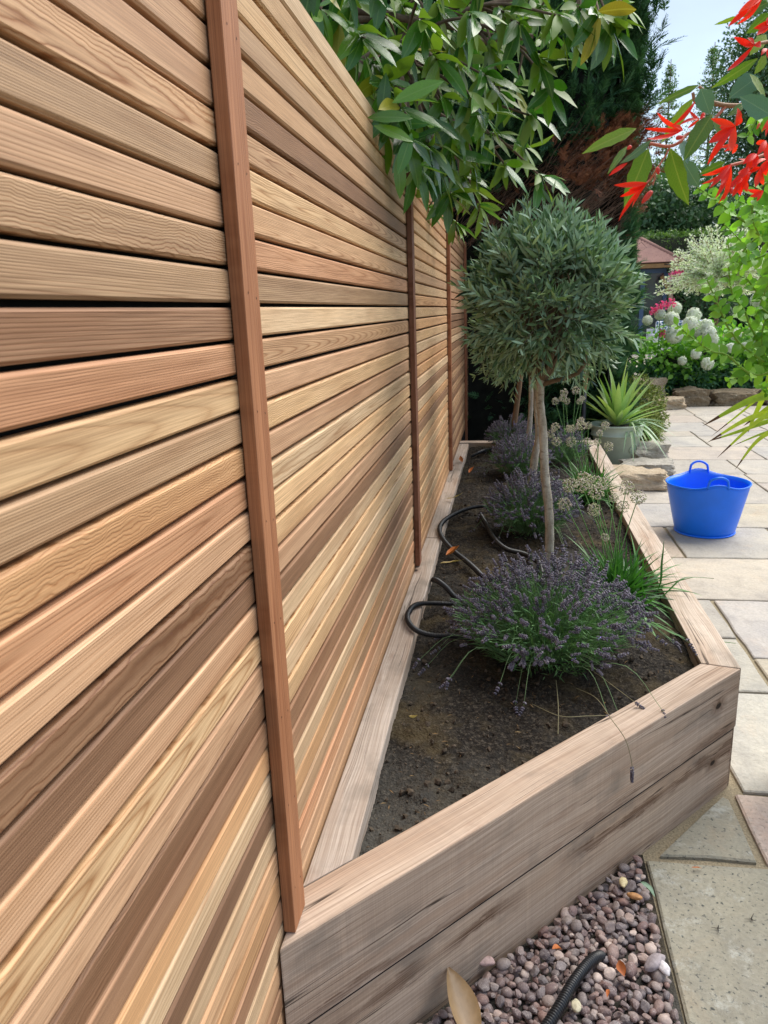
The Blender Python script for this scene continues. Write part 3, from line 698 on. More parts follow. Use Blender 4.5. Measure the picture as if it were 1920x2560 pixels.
def olive(C, R, trunk, rad, label, seed, single=0, ntw=900):
    root = empty('olive_tree', trunk[0], label, 'olive tree', 'olive trees down the middle of the bed')
    o0 = np.array(trunk[0]); mb = MB(); P = spline([np.array(p)-o0 for p in trunk], 8); n = len(P)
    rr = np.interp(np.linspace(0, 1, n), np.linspace(0, 1, len(rad)), rad)*(1+.05*np.sin(np.arange(n)*1.7))
    tube(mb, P, rr, 14); mb.obj('trunk', OBARK, root)
    g = np.random.default_rng(seed+50); br = MB(); top = np.array(trunk[-1])-o0; Cc = np.array(C)-o0
    for i in range(26):
        d = unit(g.standard_normal(3)); d[2] = abs(d[2])+.55; e = Cc+unit(d)*np.array(R)*g.uniform(.6, .85)
        m_ = (top*.55+e*.45)+g.normal(0, .03, 3)+np.array([0, 0, -.03]); tube(br, spline([top-np.array([0, 0, g.uniform(0, .05)]), m_, e], 4), np.linspace(.010, .003, 9), 6, False)
    br.obj('branches', simple('olive_branch', rgb(110, 92, 72), .85, 60), root)
    tw, P, D, N, s = olive_crown(np.array(C)-o0, np.array(R), seed, ntw)
    tw.obj('twigs', OTWIG, root, kind='stuff')
    ids = np.arange(len(P)); k = 0
    if single:
        wp = P+o0; dist = np.linalg.norm(wp-CAM, axis=1); order = np.argsort(dist-.0*s); sel = order[:single]
        mes = []
        for T in olT:
            q = MB(); q.add(*T); mes.append(q.mesh('leaf', OLEAF))
        for i in sel: inst('leaf', mes[i % 4], P[i], root, D[i], N[i], s[i])
        ids = order[single:]
    lv = MB()
    for j, T in enumerate(olT):
        q = ids[ids % 4 == j]; scatter(lv, T, P[q], D[q], N[q], s[q])
    lv.obj('foliage', OLEAF, root, kind='stuff')
    return root
olive((.525, 2.78, 1.452), (.240, .235, .218), [at(1369, 1500, 2.76), at(1373, 1400, 2.76), at(1373, 1290, 2.76), at(1362, 1180, 2.76), at(1358, 1080, 2.76), at(1350, 1000, 2.76), at(1354, 930, 2.76)],
      [.019, .0170, .0165, .016, .0150, .0145, .0155], 'nearest olive standard with round grey green crown rising from the front lavender', 3, 285, 700)
c2 = np.array([.535, 4.09, 1.30])
olive(c2, (.27, .27, .27), [at(1318, 1300, 4.09), at(1328, 1230, 4.09), at(1336, 1150, 4.09), at(1346, 1090, 4.09), at(1341, 1020, 4.09), at(1338, 940, 4.09)], [.024, .021, .021, .017, .014, .013],
      'second olive tree, pale curved trunk just left of the nearest trunk', 11, 0, 420)
olive((.58, 5.43, 1.25), (.25, .25, .25), [at(1316, 1160, 5.43), at(1322, 1090, 5.43), at(1327, 1020, 5.43), at(1328, 930, 5.43)], [.020, .018, .017, .016],
      'third olive tree with thin whitish trunk behind the second trunk', 19, 0, 300)
def pole(name, pts, r, mat, label, cat, n=10):
    mb = MB(); tube(mb, pts, r, n); return mb.obj(name, mat, label=label, cat=cat)
pole('wooden_stake', [at(1275, 1125, 5.85), at(1287, 1050, 5.85), at(1299, 960, 5.85), at(1306, 900, 5.85)], [.024, .022, .020, .018], bark_mat('stake_wood', rgb(120, 96, 74), rgb(138, 112, 88), 20, False),
     'smooth brown wooden stake leaning right, leftmost upright in the bed', 'stake')

# ------------------------------------------------------------------ lavender
LSTEM = simple('lavender_stem', rgb(112, 142, 96), .7, 40, .3)
LLEAF = leafmat('lavender_leaf', [rgb(82, 122, 72), rgb(104, 144, 88), rgb(68, 108, 64), rgb(118, 152, 104)], rough=.6, trans=.15, spec=.3)
LFLOW = leafmat('lavender_calyx', [rgb(100, 96, 112), rgb(124, 118, 132), rgb(80, 78, 92), rgb(148, 142, 148), rgb(108, 100, 120)], rough=.75, trans=.1, spec=.2)
LPET = simple('lavender_petal', rgb(136, 116, 204), .6)
def spike_mesh(seed, whorls=5, dens=6):
    g = np.random.default_rng(seed); mb = MB(); tv, tf = OCT
    P, D, s = [], [], []
    for w_ in range(whorls):
        x = w_*.0054+(0 if w_ else -.006)+g.normal(0, .0006); rr = .0032*(1-.12*w_)
        for k in range(dens):
            a = k*2*math.pi/dens+g.uniform(-.3, .3); P.append((x, rr*math.cos(a), rr*math.sin(a))); D.append((.9, math.cos(a)*.75, math.sin(a)*.75)); s.append(1)
    v = tv*np.array([.0038, .0018, .0018]); scatter(mb, (v, tf), P, D, unit(g.standard_normal((len(P), 3))), s)
    return mb.mesh('flower_spike', LFLOW)
SPK = [spike_mesh(k, 4+k % 3, 6) for k in range(6)]
def me_arrays(me):
    v = np.zeros(len(me.vertices)*3); me.vertices.foreach_get('co', v); f = np.array([p.vertices[:] for p in me.polygons]); return v.reshape(-1, 3), f
SPKA = [me_arrays(m) for m in SPK]
def lavender(C, R, H, nst, seed, label, single=0, petals=6, tilt=(0, 0), leafn=2600, lowstem=16, ss=1.0):
    g = np.random.default_rng(seed); root = empty('lavender_plant', C, label, 'lavender', 'lavender plants in the raised bed')
    st = MB(); P, D = [], []; fw = MB()
    for i in range(nst):
        a = g.uniform(0, 2*math.pi); q = math.sqrt(g.random())*.98
        if i < lowstem: q = g.uniform(1.05, 1.5)
        out = np.array([math.cos(a)*q*R+tilt[0]*q, math.sin(a)*q*R+tilt[1]*q, 0])
        hh = H*(1-.55*q**2.2)*g.uniform(.62, 1.08) if q < 1 else H*g.uniform(.02, .28)
        b = np.array([math.cos(a), math.sin(a), 0])*q*R*.30; b[2] = .02
        e = out+[0, 0, hh]; m_ = b*.5+e*.5+np.array([0, 0, H*.09]) if q < 1 else b*.4+e*.6+np.array([0, 0, H*.25])
        pts = spline([b, m_, e], 4); tube(st, pts, np.linspace(.0012, .0007, len(pts)), 3, False)
        P.append(pts[-1]); D.append(unit(pts[-1]-pts[-2])+g.normal(0, .32, 3))
        if g.random() < .45 and q < 1: P.append(pts[-2]+g.normal(0, .006, 3)); D.append(unit(pts[-1]-pts[-2])+g.normal(0, .5, 3))
    st.obj('flower_stems', LSTEM, root, kind='stuff')
    P, D = np.array(P), np.array(D); n = len(P)
    sc = g.uniform(.9, 1.5, n)*ss
    order = np.argsort(np.linalg.norm(P+np.array(C)-CAM, axis=1))
    for i in order[:single]: inst('flower_spike', SPK[i % 6], P[i], root, D[i], unit(g.standard_normal(3)), sc[i])
    rest = order[single:]; mb = MB()
    for k in range(6):
        q = rest[rest % 6 == k]; scatter(mb, SPKA[k], P[q], D[q], unit(g.standard_normal((len(q), 3))), sc[q])
    if len(rest): mb.obj('flower_spikes', LFLOW, root, kind='stuff')
    lv = MB(); n = leafn; a = g.uniform(0, 2*math.pi, n); q = np.sqrt(g.random(n))
    h = g.random(n)**.8; rr = R*(.35+.52*h)*q*1.05+.15*R*(q > .8)*(1-h)
    LP = np.stack([np.cos(a)*rr, np.sin(a)*rr, .012+h*H*.68*(1-.35*q**2)], 1)
    LD = unit(np.stack([np.cos(a)*q*1.1, np.sin(a)*q*1.1, .25+.9*g.random(n)], 1)+g.normal(0, .35, (n, 3)))
    scatter(lv, leafT(1, .09, 2, .2, .12), LP, LD, unit(g.standard_normal((n, 3))+[0, 0, 1.5]), g.uniform(.026, .052, n))
    lv.obj('foliage', LLEAF, root, kind='stuff')
    pm = MB(); k = g.integers(0, len(P), petals)
    for i in k:
        for _ in range(4): scatter(pm, leafT(1, .8, 2, .2, .3), [P[i]+g.normal(0, .003, 3)], [unit(g.standard_normal(3))], [unit(g.standard_normal(3))], .0055)
    if petals: pm.obj('open_florets', LPET, root, kind='stuff')
    return root
lavender((.510, 2.245, .352), .31, .325, 450, 5, 'large front lavender mound of grey purple spikes around the nearest olive trunk', 290, 10, (.01, -.03), 7500, 22)
LAV1 = bpy.data.objects['lavender_plant']
def stray(pts, spikes):
    o = np.array([.510, 2.245, .352]); P_s = spline([p-o for p in pts], 8); q = MB(); tube(q, P_s, .0011, 4, False); q.obj('stray_stem', simple('dry_stem', rgb(128, 122, 92), .8), LAV1)
    for k in spikes: D_ = P_s[-1]-P_s[-2] if k == 0 else P_s[-1-k]-P_s[-2-k]; inst('flower_spike', SPK[k % 6], P_s[-1-k], LAV1, D_, (.3, .2, 1.), 1.1)
stray([sp(1430, 1640, -.03), sp(1500, 1690, .03), sp(1560, 1735, .03), sp(1600, 1765, .006)], (0, 1))
stray([sp(1440, 1720, -.03), sp(1490, 1745, .03), sp(1530, 1800, .045), sp(1564, 1850, .012), sp(1566, 1850, .008)+np.array([.012, -.02, -.05]), sp(1566, 1850, 0)+np.array([.014, -.024, -.085])], (0, 2, 4))
stray([sp(1390, 1700, -.03), sp(1394, 1740, .0), sp(1396, 1780, -.005), sp(1395, 1835, -.028)], ())
stray([sp(1330, 1760, -.03), sp(1400, 1790, -.0), sp(1470, 1790, .0), sp(1535, 1788, -.02)], (0,))
lavender((.50, 3.62, .352), .235, .30, 420, 6, 'second lavender mound in front of the curved pale trunk', 0, 12, (0, 0), 3200, 14)
lavender((.47, 4.95, .352), .21, .27, 300, 8, 'third lavender with violet florets beyond the second mound', 0, 60, (0, 0), 2200, 14)
lavender((.43, 5.85, .352), .21, .27, 260, 9, 'far lavender at the dark back end of the bed near the leaning stake', 0, 40, (0, 0), 1800, 8)
lavender((.78, 5.35, .352), .17, .25, 180, 10, 'far right lavender behind the allium heads', 0, 50, (0, 0), 1200, 6)

# ------------------------------------------------------------------ alliums
AGR = leafmat('allium_leaf', [rgb(50, 98, 42), rgb(66, 118, 50), rgb(84, 138, 60), rgb(46, 88, 44)], rough=.5, trans=.2)
ASTEM = simple('allium_stem', rgb(96, 138, 70), .6)
AFL = leafmat('allium_floret', [rgb(186, 188, 148), rgb(212, 204, 180), rgb(156, 174, 108), rgb(220, 200, 202), rgb(196, 184, 178)], rough=.7, trans=.15)
def allium_head(seed):
    g = np.random.default_rng(seed); mb = MB(); n = 110; d = unit(g.standard_normal((n, 3))); R_ = .026
    r_ = R_*g.uniform(.72, 1.02, n)
    scatter(mb, leafT(1, .05, 1, 0, 0), np.zeros((n, 3)), d, unit(g.standard_normal((n, 3))), r_)
    for k in range(3):
        e = unit(d+g.normal(0, .75, (n, 3))); scatter(mb, leafT(1, .55, 1, .2, .1), d*r_[:, None], e, d+1e-3, .0045)
    scatter(mb, (OCT[0]*.003, OCT[1]), d*r_[:, None], d, unit(g.standard_normal((n, 3))), 1)
    return mb.mesh('flower_head', AFL)
AH = [allium_head(k) for k in range(4)]
def allium(C, heads, nl, label, seed, long=()):
    g = np.random.default_rng(seed); C = np.array(C); root = empty('allium_clump', C, label, 'allium', 'allium clumps along the right side of the bed')
    st = MB()
    for i, (h, s) in enumerate(heads):
        e = np.array(h)-C; b = np.array([g.normal(0, .025), g.normal(0, .025), 0])
        m_ = b*.55+e*.45+g.normal(0, .012, 3); pts = spline([b, m_, e], 6); tube(st, pts, np.linspace(.0027, .0017, len(pts)), 5, False)
        inst('flower_head', AH[i % 4], e, root, unit(g.standard_normal(3)), unit(g.standard_normal(3)), s)
    st.obj('flower_stems', ASTEM, root, kind='stuff')
    Ts = [leafT(1, .052, 9, .5, c_, .25, 0, 0, tw_) for c_, tw_ in ((.25, .5), (.6, -.6), (.95, .4), (.12, 1.2))]
    mes = []
    for T in Ts:
        q = MB(); q.add(*T); mes.append(q.mesh('leaf', AGR))
    for i in range(nl):
        a = g.uniform(0, 6.28); el = g.uniform(.55, 1.5); p = np.array([g.normal(0, .04), g.normal(0, .05), 0])
        D = np.array([math.cos(a)*math.cos(el), math.sin(a)*math.cos(el), math.sin(el)]); k = int(g.integers(4))
        inst('leaf', mes[k], p, root, D, (0, 0, 1.) if el < 1.3 else (math.cos(a), math.sin(a), .1), g.uniform(.16, .27))
    for pts in long:
        mb = MB(); P = spline([np.array(p)-C for p in pts], 6); n = len(P); T_ = unit(np.gradient(P, axis=0)); sd_ = unit(np.cross(T_, [0, 0, 1.])); wd = .0042*np.sin(np.linspace(.5, math.pi*.97, n))
        V = np.concatenate([P-sd_*wd[:, None], P-np.array([0, 0, .0015]), P+sd_*wd[:, None]]); F = [(i, i+1, n+i+1, n+i) for i in range(n-1)]+[(n+i, n+i+1, 2*n+i+1, 2*n+i) for i in range(n-1)]
        mb.add(V, F); mb.obj('leaf', AGR, root)
    return root
def H(L, Y): return [(at(x, y, Y+dy), s) for x, y, dy, s in L]
z2 = lambda X, Yp: (1000+X/1.8033, 1000+Yp/1.8033)
h1 = [(765, 385, -.05, 1.1), (830, 360, .05, 1.25), (820, 385, 0, 1.1), (885, 412, -.08, 1.2), (880, 370, .08, 1), (925, 375, .1, 1), (965, 440, .1, .75), (1022, 395, .05, 1.1), (1073, 440, 0, 1.1), (1005, 480, .0, .95), (742, 470, 0, 1), (875, 495, -.05, 1), (925, 620, -.1, .6)]
C1 = at(1535, 1530, 2.72); C1[2] = .352
allium(C1, H([(*z2(a, b), c, d) for a, b, c, d in h1], 2.80), 270, 'near clump of alliums with fading round heads arching over the right sleeper', 4,
       long=[[C1+[.02, -.02, .01], at(1640, 1500, 2.6), at(1700, 1450, 2.62), at(1738, 1443, 2.66), at(1785, 1446, 2.66)],
             [C1+[.02, -.02, .01], at(1640, 1560, 2.5), at(1700, 1590, 2.42), at(1770, 1600, 2.37), at(1840, 1608, 2.33)],
             [C1+[.02, -.03, .01], at(1620, 1555, 2.5), at(1680, 1580, 2.42), at(1730, 1603, 2.36), at(1765, 1609, 2.34)],
             [C1+[.0, -.03, .01], at(1600, 1530, 2.5), at(1630, 1575, 2.42), at(1645, 1600, 2.38)],
             [C1+[.02, -.0, .01], at(1640, 1480, 2.66), at(1655, 1400, 2.68), at(1660, 1350, 2.7)]])
h2 = [(700, 122, 0, 1), (680, 152, 0, 1), (775, 130, .1, 1), (760, 130, 0, .9), (815, 115, 0, 1.2), (850, 115, .1, .9), (815, 95, .1, .9), (925, 115, .05, 1), (900, 150, 0, .8), (705, 188, 0, 1.1), (770, 188, 0, 1.25), (845, 185, .1, .9), (940, 210, 0, 1.15), (890, 190, .1, .9)]
C2 = at(1470, 1270, 4.3); C2[2] = .352
allium(C2, H([(*z2(a, b), c, d*.95) for a, b, c, d in h2], 4.3), 170, 'middle clump of pale round allium heads left of the sage pot', 14)
h3 = [(700, 5, 0, 1), (748, 8, 0, 1.1), (806, 5, .1, 1.1), (835, 30, 0, .9)]
h3 = [(1388, 1003, 0, 1.0), (1410, 982, 0, 1.1), (1407, 996, .1, 1), (1417, 1003, 0, .9), (1440, 976, 0, 1.1), (1449, 1004, .1, .9), (1455, 997, 0, .8)]
C3 = at(1430, 1130, 5.6); C3[2] = .352
allium(C3, H([(a, b, c, d*1.1) for a, b, c, d in h3], 5.7), 50, 'farthest allium clump standing before the conifer hedge', 24)

# ------------------------------------------------------------------ blue tub
def tub():
    C = np.array([1.652, 4.9, 0]); g = 72
    t = NT('blue_plastic'); tc = t.n('TexCoord').outputs['Object']; f = t.noise(tc, 9, 4)
    BL = t.done(t.pbr(t.mix(1, rgb(0, 112, 240), t.ramp(f, (.3, (.93,)*3), (.7, (1.05,)*3)), 'MULTIPLY'), .38, t.bump(t.noise(tc, 300, 2), .06, .0005), .5))
    root = empty('flexible_tub', C, 'bright blue flexible plastic tub with two loop handles standing on the paving', 'bucket')
    ths = np.linspace(0, 2*math.pi, g, endpoint=False)
    def rim(th):            # saddle shaped rim: raised at the handles (front and back)
        ch = abs(math.sin(th)); a = abs(((th-math.pi/2+math.pi/2) % math.pi)-math.pi/2)
        return .325+.0*ch+.034*math.exp(-(a/.36)**2)
    def outer(th, t):       # t 0..1 up the wall
        r = .178+(.246-.178)*t**.9; return r
    V = []; F = []; rows = 12
    for j in range(rows+1):
        t_ = j/rows
        for th in ths:
            r = outer(th, t_); sq = 1+.018*math.cos(2*th)*t_; z = .004+(rim(th)-.004)*t_
            V.append((r*sq*math.cos(th), r*math.sin(th)/sq, z))
    for j in range(rows+1):
        t_ = 1-j/rows
        for th in ths:
            r = outer(th, t_)-.005; sq = 1+.018*math.cos(2*th)*t_; z = .008+(rim(th)-.006)*t_
            V.append((r*sq*math.cos(th), r*math.sin(th)/sq, z))
    R_ = 2*(rows+1)
    for j in range(R_-1):
        for i in range(g): F.append((j*g+i, j*g+(i+1) % g, (j+1)*g+(i+1) % g, (j+1)*g+i))
    F.append(tuple(range(g))[::-1]); F.append(tuple((R_-1)*g+i for i in range(g)))
    mb = MB(); mb.add(V, F)
    # rolled lip
    lip = [(1.002*.246*(1+.018*math.cos(2*th))*math.cos(th), 1.002*.246*math.sin(th)/(1+.018*math.cos(2*th)), rim(th)) for th in list(ths)+[ths[0]]]
    tube(mb, lip, .0048, 8, False)
    mb.obj('tub_body', BL, root)
    mb = MB(); a = [(.180*math.cos(th), .180*math.sin(th), .007) for th in list(ths)+[0]]; tube(mb, a, .006, 6, False); mb.obj('base_ring', BL, root)
    for sg in (-1, 1):
        pts = []
        for k in np.linspace(-1, 1, 15):
            th = sg*math.pi/2+k*.245; z = .352+.056*math.sqrt(max(0, 1-k*k))-.02*(abs(k) > .98)
            r = .247+.012*(1-k*k); pts.append((r*math.cos(th), r*math.sin(th), z))
        mb = MB(); tube(mb, spline(pts, 3), .0075, 10)
        for p in (pts[0], pts[-1]): pass
        mb.obj('handle', BL, root)
tub()

# ------------------------------------------------------------------ sage pot with yucca
def lathe(mb, prof, n=48):
    a = np.linspace(0, 2*math.pi, n, endpoint=False); V = [(r*math.cos(t), r*math.sin(t), z) for r, z in prof for t in a]
    F = [(j*n+i, j*n+(i+1) % n, (j+1)*n+(i+1) % n, (j+1)*n+i) for j in range(len(prof)-1) for i in range(n)]
    F.append(tuple(range(n))[::-1]); mb.add(V, F)
def pot():
    C = np.array([1.385, 7.08, 0]); m = simple('sage_glaze', rgb(176, 188, 170), .5, 14, .08, .001)
    root = empty('plant_pot', C, 'large sage green pot with rolled collar and embossed round badge', 'pot')
    mb = MB(); lathe(mb, [(.142, 0), (.15, .006), (.216, .27), (.222, .276), (.232, .280), (.236, .287), (.232, .294), (.226, .298), (.234, .36), (.244, .368), (.247, .376), (.240, .383), (.226, .380), (.222, .34)]); mb.obj('pot_body', m, root)
    mb = MB(); lathe(mb, [(.0, .335), (.223, .335), (.222, .334)], 32); mb.obj('pot_soil', SOILM, root)
    # badge on the wall facing right of the camera
    az = math.atan2(-1, .95); nrm = np.array([math.cos(az), math.sin(az), -.22]); nrm = unit(nrm); cen = np.array([math.cos(az), math.sin(az), 0])*.190+np.array([0, 0, .165])
    u = unit(np.cross([0, 0, 1.], nrm)); v_ = np.cross(nrm, u); mb = MB()
    for R_, r_ in ((.046, .0045), (.034, .002)):
        tube(mb, [cen+R_*(math.cos(t)*u+math.sin(t)*v_) for t in np.linspace(0, 2*math.pi, 33)], r_, 6, False)
    for k in range(5):
        t = math.pi/2+(k-2)*.5; tube(mb, [cen+v_*-.018, cen+v_*-.018+.036*(math.cos(t)*u+math.sin(t)*v_)], [.003, .0015], 5)
    tube(mb, [cen+u*-.02+v_*-.022, cen+u*.02+v_*-.022], .002, 5)
    mb.obj('badge', m, root)
    Y = leafmat('yucca_leaf', [rgb(140, 176, 96), rgb(168, 198, 112), rgb(194, 212, 128), rgb(124, 162, 100), rgb(158, 188, 126)], rough=.42, trans=.2)
    Y2 = leafmat('trailing_strap_leaf', [rgb(140, 174, 140), rgb(166, 190, 152), rgb(118, 158, 124), rgb(184, 202, 158)], rough=.42, trans=.2)
    yr = empty('yucca', C+[0, 0, .34], 'spiky yellow green yucca growing in the sage pot', 'yucca')
    Ts = [leafT(1, w_, 9, .35, c_, .38, 0) for w_, c_ in ((.12, .03), (.11, .10), (.12, .2))]; mes = []
    for T in Ts:
        q = MB(); q.add(*T); mes.append(q.mesh('leaf', Y))
    for i in range(40):
        a = i*2.399; el = 1.47-.027*i+random.uniform(-.08, .08); D = np.array([math.cos(a)*math.cos(el), math.sin(a)*math.cos(el), math.sin(el)])
        inst('leaf', mes[i % 3], (D[0]*.02, D[1]*.02, .02), yr, D, (0, 0, 1.) if el < 1.2 else unit(np.array([math.cos(a), math.sin(a), .2])*-1), random.uniform(.50, .64)*(1-.008*i))
    tr = empty('trailing_plant', C+[.1, -.06, .35], 'blue green strap leaves spilling over the right rim of the sage pot', 'plant')
    q = MB(); q.add(*leafT(1, .055, 10, .4, .95, .35, 0)); me = q.mesh('leaf', Y2)
    for i in range(30):
        a = random.uniform(-1.9, 1.1); el = random.uniform(.25, .95); D = np.array([math.cos(a)*math.cos(el), math.sin(a)*math.cos(el), math.sin(el)])
        inst('leaf', me, (0, 0, 0), tr, D, (0, 0, 1.), random.uniform(.28, .44))
pot()

# ------------------------------------------------------------------ rocks
def rock_mat(name, top, side):
    t = NT(name); tc = t.n('TexCoord').outputs['Object']; nz_ = t.xyz(t.n('NewGeometry').outputs['True Normal'])[2]
    f = t.noise(t.scl(tc, 1, 1, 2.5), 9, 6, .65); g = t.noise(tc, 45, 5, .7)
    c = t.mix(1, t.mix(f, side, top), t.ramp(g, (.3, (.72,)*3), (.7, (1.18,)*3)), 'MULTIPLY')
    c = t.mix(t.val(t.noise(tc, 22, 5, .7), 0, .7, .6, .68), c, rgb(206, 198, 178))
    return t.done(t.pbr(c, .9, t.bump(t.math('ADD', f, t.math('MULTIPLY', g, .4)), .9, .02), .2))
RK = rock_mat('sandstone_rock', rgb(206, 190, 164), rgb(150, 128, 102)); RK2 = rock_mat('grey_rock', rgb(190, 184, 172), rgb(146, 138, 126)); RK3 = rock_mat('dark_edging_rock', rgb(156, 138, 112), rgb(112, 98, 80))
def rock(C, sz, mat, label, seed, rot=0, sub=3):
    import bmesh
    bm = bmesh.new(); bmesh.ops.create_cube(bm, size=2); bmesh.ops.subdivide_edges(bm, edges=bm.edges[:], cuts=9, use_grid_fill=True)
    for v in bm.verts:
        p = Vector(v.co); s_ = p.normalized()*1.15; q = p.lerp(s_, .42)
        n_ = nv((q.x*1.2+seed*9, q.y*1.2, q.z*1.6)); n2 = nv((q.x*3.5+seed, q.y*3.5, q.z*5)); n3 = nv((q.x*9+seed, q.y*9, q.z*14))
        q = q*(1+.30*n_+.12*n2+.05*n3); v.co = (q.x*sz[0]/2, q.y*sz[1]/2, (q.z+.85)*sz[2]/2)
    me = bpy.data.meshes.new('rock'); bm.to_mesh(me); bm.free(); me.materials.append(mat)
    o = bpy.data.objects.new('rock', me); COL.objects.link(o); o.location = C; o.rotation_euler = (0, 0, rot)
    put(o, label=label, cat='rock'); return o
rock((1.40, 6.16, -.01), (.50, .34, .17), RK, 'long flat topped tan rock nearest the blue tub', 1, -.02)
rock((1.58, 6.62, -.01), (.44, .34, .14), RK2, 'low flaky grey rock just behind the long tan rock', 2, .1)
rock((1.66, 7.12, -.01), (.34, .36, .22), RK2, 'blocky grey rock right of the sage pot', 3, .2)
rock((2.56, 10.98, -.02), (.50, .34, .18), RK, 'thin pale rock jutting forward, leftmost of the far edging stones', 4, 0)
rock((2.42, 11.45, .0), (.44, .3, .42), RK, 'upright buff stone behind the thin pale rock', 5, .1)
rock((2.98, 11.28, -.02), (.48, .32, .27), RK3, 'squarish brown edging stone left of the long one', 6, .05)
rock((3.57, 11.30, -.02), (.66, .34, .235), RK3, 'long brown edging stone at the far paving edge', 7, 0)
rock((4.3, 11.33, -.02), (.70, .34, .235), RK3, 'next long edging stone running out to the right', 8, 0)

# ------------------------------------------------------------------ evergreen magnolia hanging over the fence
MAG = leafmat('magnolia_leaf', [rgb(52, 100, 32), rgb(74, 126, 38), rgb(42, 86, 36), rgb(108, 150, 44), rgb(60, 110, 38)], back=rgb(110, 138, 46), rough=.24, trans=.28, spec=.6, veins=True, tcol=rgb(118, 150, 76))
MAGY = leafmat('magnolia_old_leaf', [rgb(146, 150, 40), rgb(170, 160, 54), rgb(120, 100, 40)], rough=.4, trans=.25, veins=True, tcol=rgb(190, 180, 90))
MBARK = bark_mat('magnolia_bark', rgb(88, 72, 58), rgb(120, 102, 84), 25)
def magnolia():
    root = empty('magnolia_tree', (-.62, 2.7, 0), 'glossy big leaved evergreen tree hanging over the top of the fence', 'tree')
    O = np.array([-.62, 2.7, 0]); g = np.random.default_rng(31)
    tr = MB(); tube(tr, spline([[0, 0, 0], [.02, .1, 1.1], [-.02, .15, 2.0], [.05, .4, 2.8], [.1, .6, 4.0]], 6), np.linspace(.07, .04, 25), 12); tr.obj('trunk', MBARK, root)
    # whorls: photo position, depth, size
    W_ = [(800, 25, 2.2), (850, 60, 2.35), (905, 95, 2.3), (880, 10, 2.5), (960, 40, 2.6), (1010, 120, 2.5), (1060, 60, 2.4), (1100, 20, 2.8), (930, 160, 2.6), (970, 210, 2.4), (1000, 270, 2.35),
          (1050, 180, 2.9), (1095, 150, 2.5), (1110, 250, 2.8), (1150, 90, 3.0), (1180, 40, 2.6), (1215, 190, 2.9), (1230, 120, 3.3), (1260, 30, 3.0), (1300, 60, 3.0), (1180, 240, 2.8), (1210, 290, 3.0),
          (1130, 310, 2.9), (1060, 300, 2.7), (1020, 350, 2.45), (1075, 370, 2.7), (1130, 380, 3.0), (1170, 350, 3.1), (1040, 420, 2.6), (1100, 430, 3.0), (1150, 440, 3.3), (1185, 400, 3.3),
          (1265, 415, 3.4), (1355, 445, 3.5), (1125, 490, 3.2), (1180, 470, 3.6), (1230, 340, 3.3), (1350, 150, 3.1), (1375, 215, 3.2), (1330, 290, 3.4), (1400, 40, 2.9), (1450, 25, 3.0), (1440, 90, 3.1),
          (1500, 40, 2.9), (1530, 75, 3.0), (1480, 10, 3.3), (1560, 15, 3.0), (1350, 20, 3.4), (1290, 220, 3.5), (1250, 230, 3.3), (960, 320, 2.5), (905, 230, 2.5), (940, 280, 2.6), (1010, 20, 3.1), (1150, 170, 3.4),
          (860, -60, 2.3), (960, -50, 2.4), (1080, -60, 2.6), (1200, -60, 2.8), (1320, -50, 3.0), (1450, -70, 3.1), (1560, -60, 3.2), (780, -70, 2.1), (1000, 480, 3.4), (1070, 520, 3.9), (1140, 560, 4.2), (870, 140, 2.9),
          (1030, 240, 3.2), (1085, 90, 3.3), (1310, 370, 3.8), (1200, 520, 4.0)]
    leaves = []; br = MB(); tw = MB()
    hubs = [at(x, y, Y)-O for x, y, Y in ((900, -120, 2.9), (1080, 60, 3.1), (1000, 170, 3.0), (1200, 80, 3.4), (1330, 90, 3.6), (1120, 300, 3.5), (1450, -40, 3.4), (1180, 420, 3.9))]
    starts = [np.array([-.0, .15, 2.0]), np.array([.02, .25, 2.3])]
    for i, h in enumerate(hubs):
        s_ = starts[i % 2]; m_ = (s_+h)/2+np.array([0, 0, .12]); pts = spline([s_, m_, h], 6); tube(br, pts, np.linspace(.022, .011, len(pts)), 8, False)
    for (x, y, Y) in W_:
        p = at(x, y, Y)-O; k = int(np.argmin([np.linalg.norm(h-p) for h in hubs])); h = hubs[k]
        droop = np.array([0, 0, -.04]); m_ = (h+p)/2+np.array([0, 0, .05]); pts = spline([h, m_, p], 6)
        tube(tw, pts, np.linspace(.008, .004, len(pts)), 6, False)
        ax = unit(pts[-1]-pts[-2]+np.array([.25, -.25, -.35])); u = unit(np.cross(ax, g.standard_normal(3))); v = np.cross(ax, u); n = int(g.integers(7, 10))
        for j in range(n):
            a = j*2.399+g.uniform(-.3, .3); op = g.uniform(.55, 1.25); D = unit(ax*math.cos(op)+(u*math.cos(a)+v*math.sin(a))*math.sin(op)+np.array([0, 0, -.30]))
            N = unit(ax*.6+np.array([.55, -.35, .9])+g.normal(0, .3, 3)); leaves.append((p-ax*.01*j*.5, D, N, g.uniform(.11, .175)))
    Ts = [leafT(1, w_, 8, f_, c_, .52, 0, .006, t_) for w_, f_, c_, t_ in ((.30, .18, .14, .2), (.27, .28, .26, -.3), (.32, .12, .05, .4), (.26, .35, .18, -.1), (.30, .2, -.08, .2))]
    mes = []; mesy = []
    for T in Ts:
        q = MB(); q.add(*T); mes.append(q.mesh('leaf', MAG)); mesy.append(q.mesh('leaf', MAGY))
    order = sorted(range(len(leaves)), key=lambda i: -leaves[i][3]/np.linalg.norm(leaves[i][0]+O-CAM))
    vis = [i for i in order if (leaves[i][0]+O)[2] < 3.2]; one = set(vis[:298])
    for i in one:
        p, D, N, s = leaves[i]; inst('leaf', (mesy if g.random() < .035 else mes)[i % 5], p, root, D, N, s)
    rest = np.array([i for i in range(len(leaves)) if i not in one]); lv = MB()
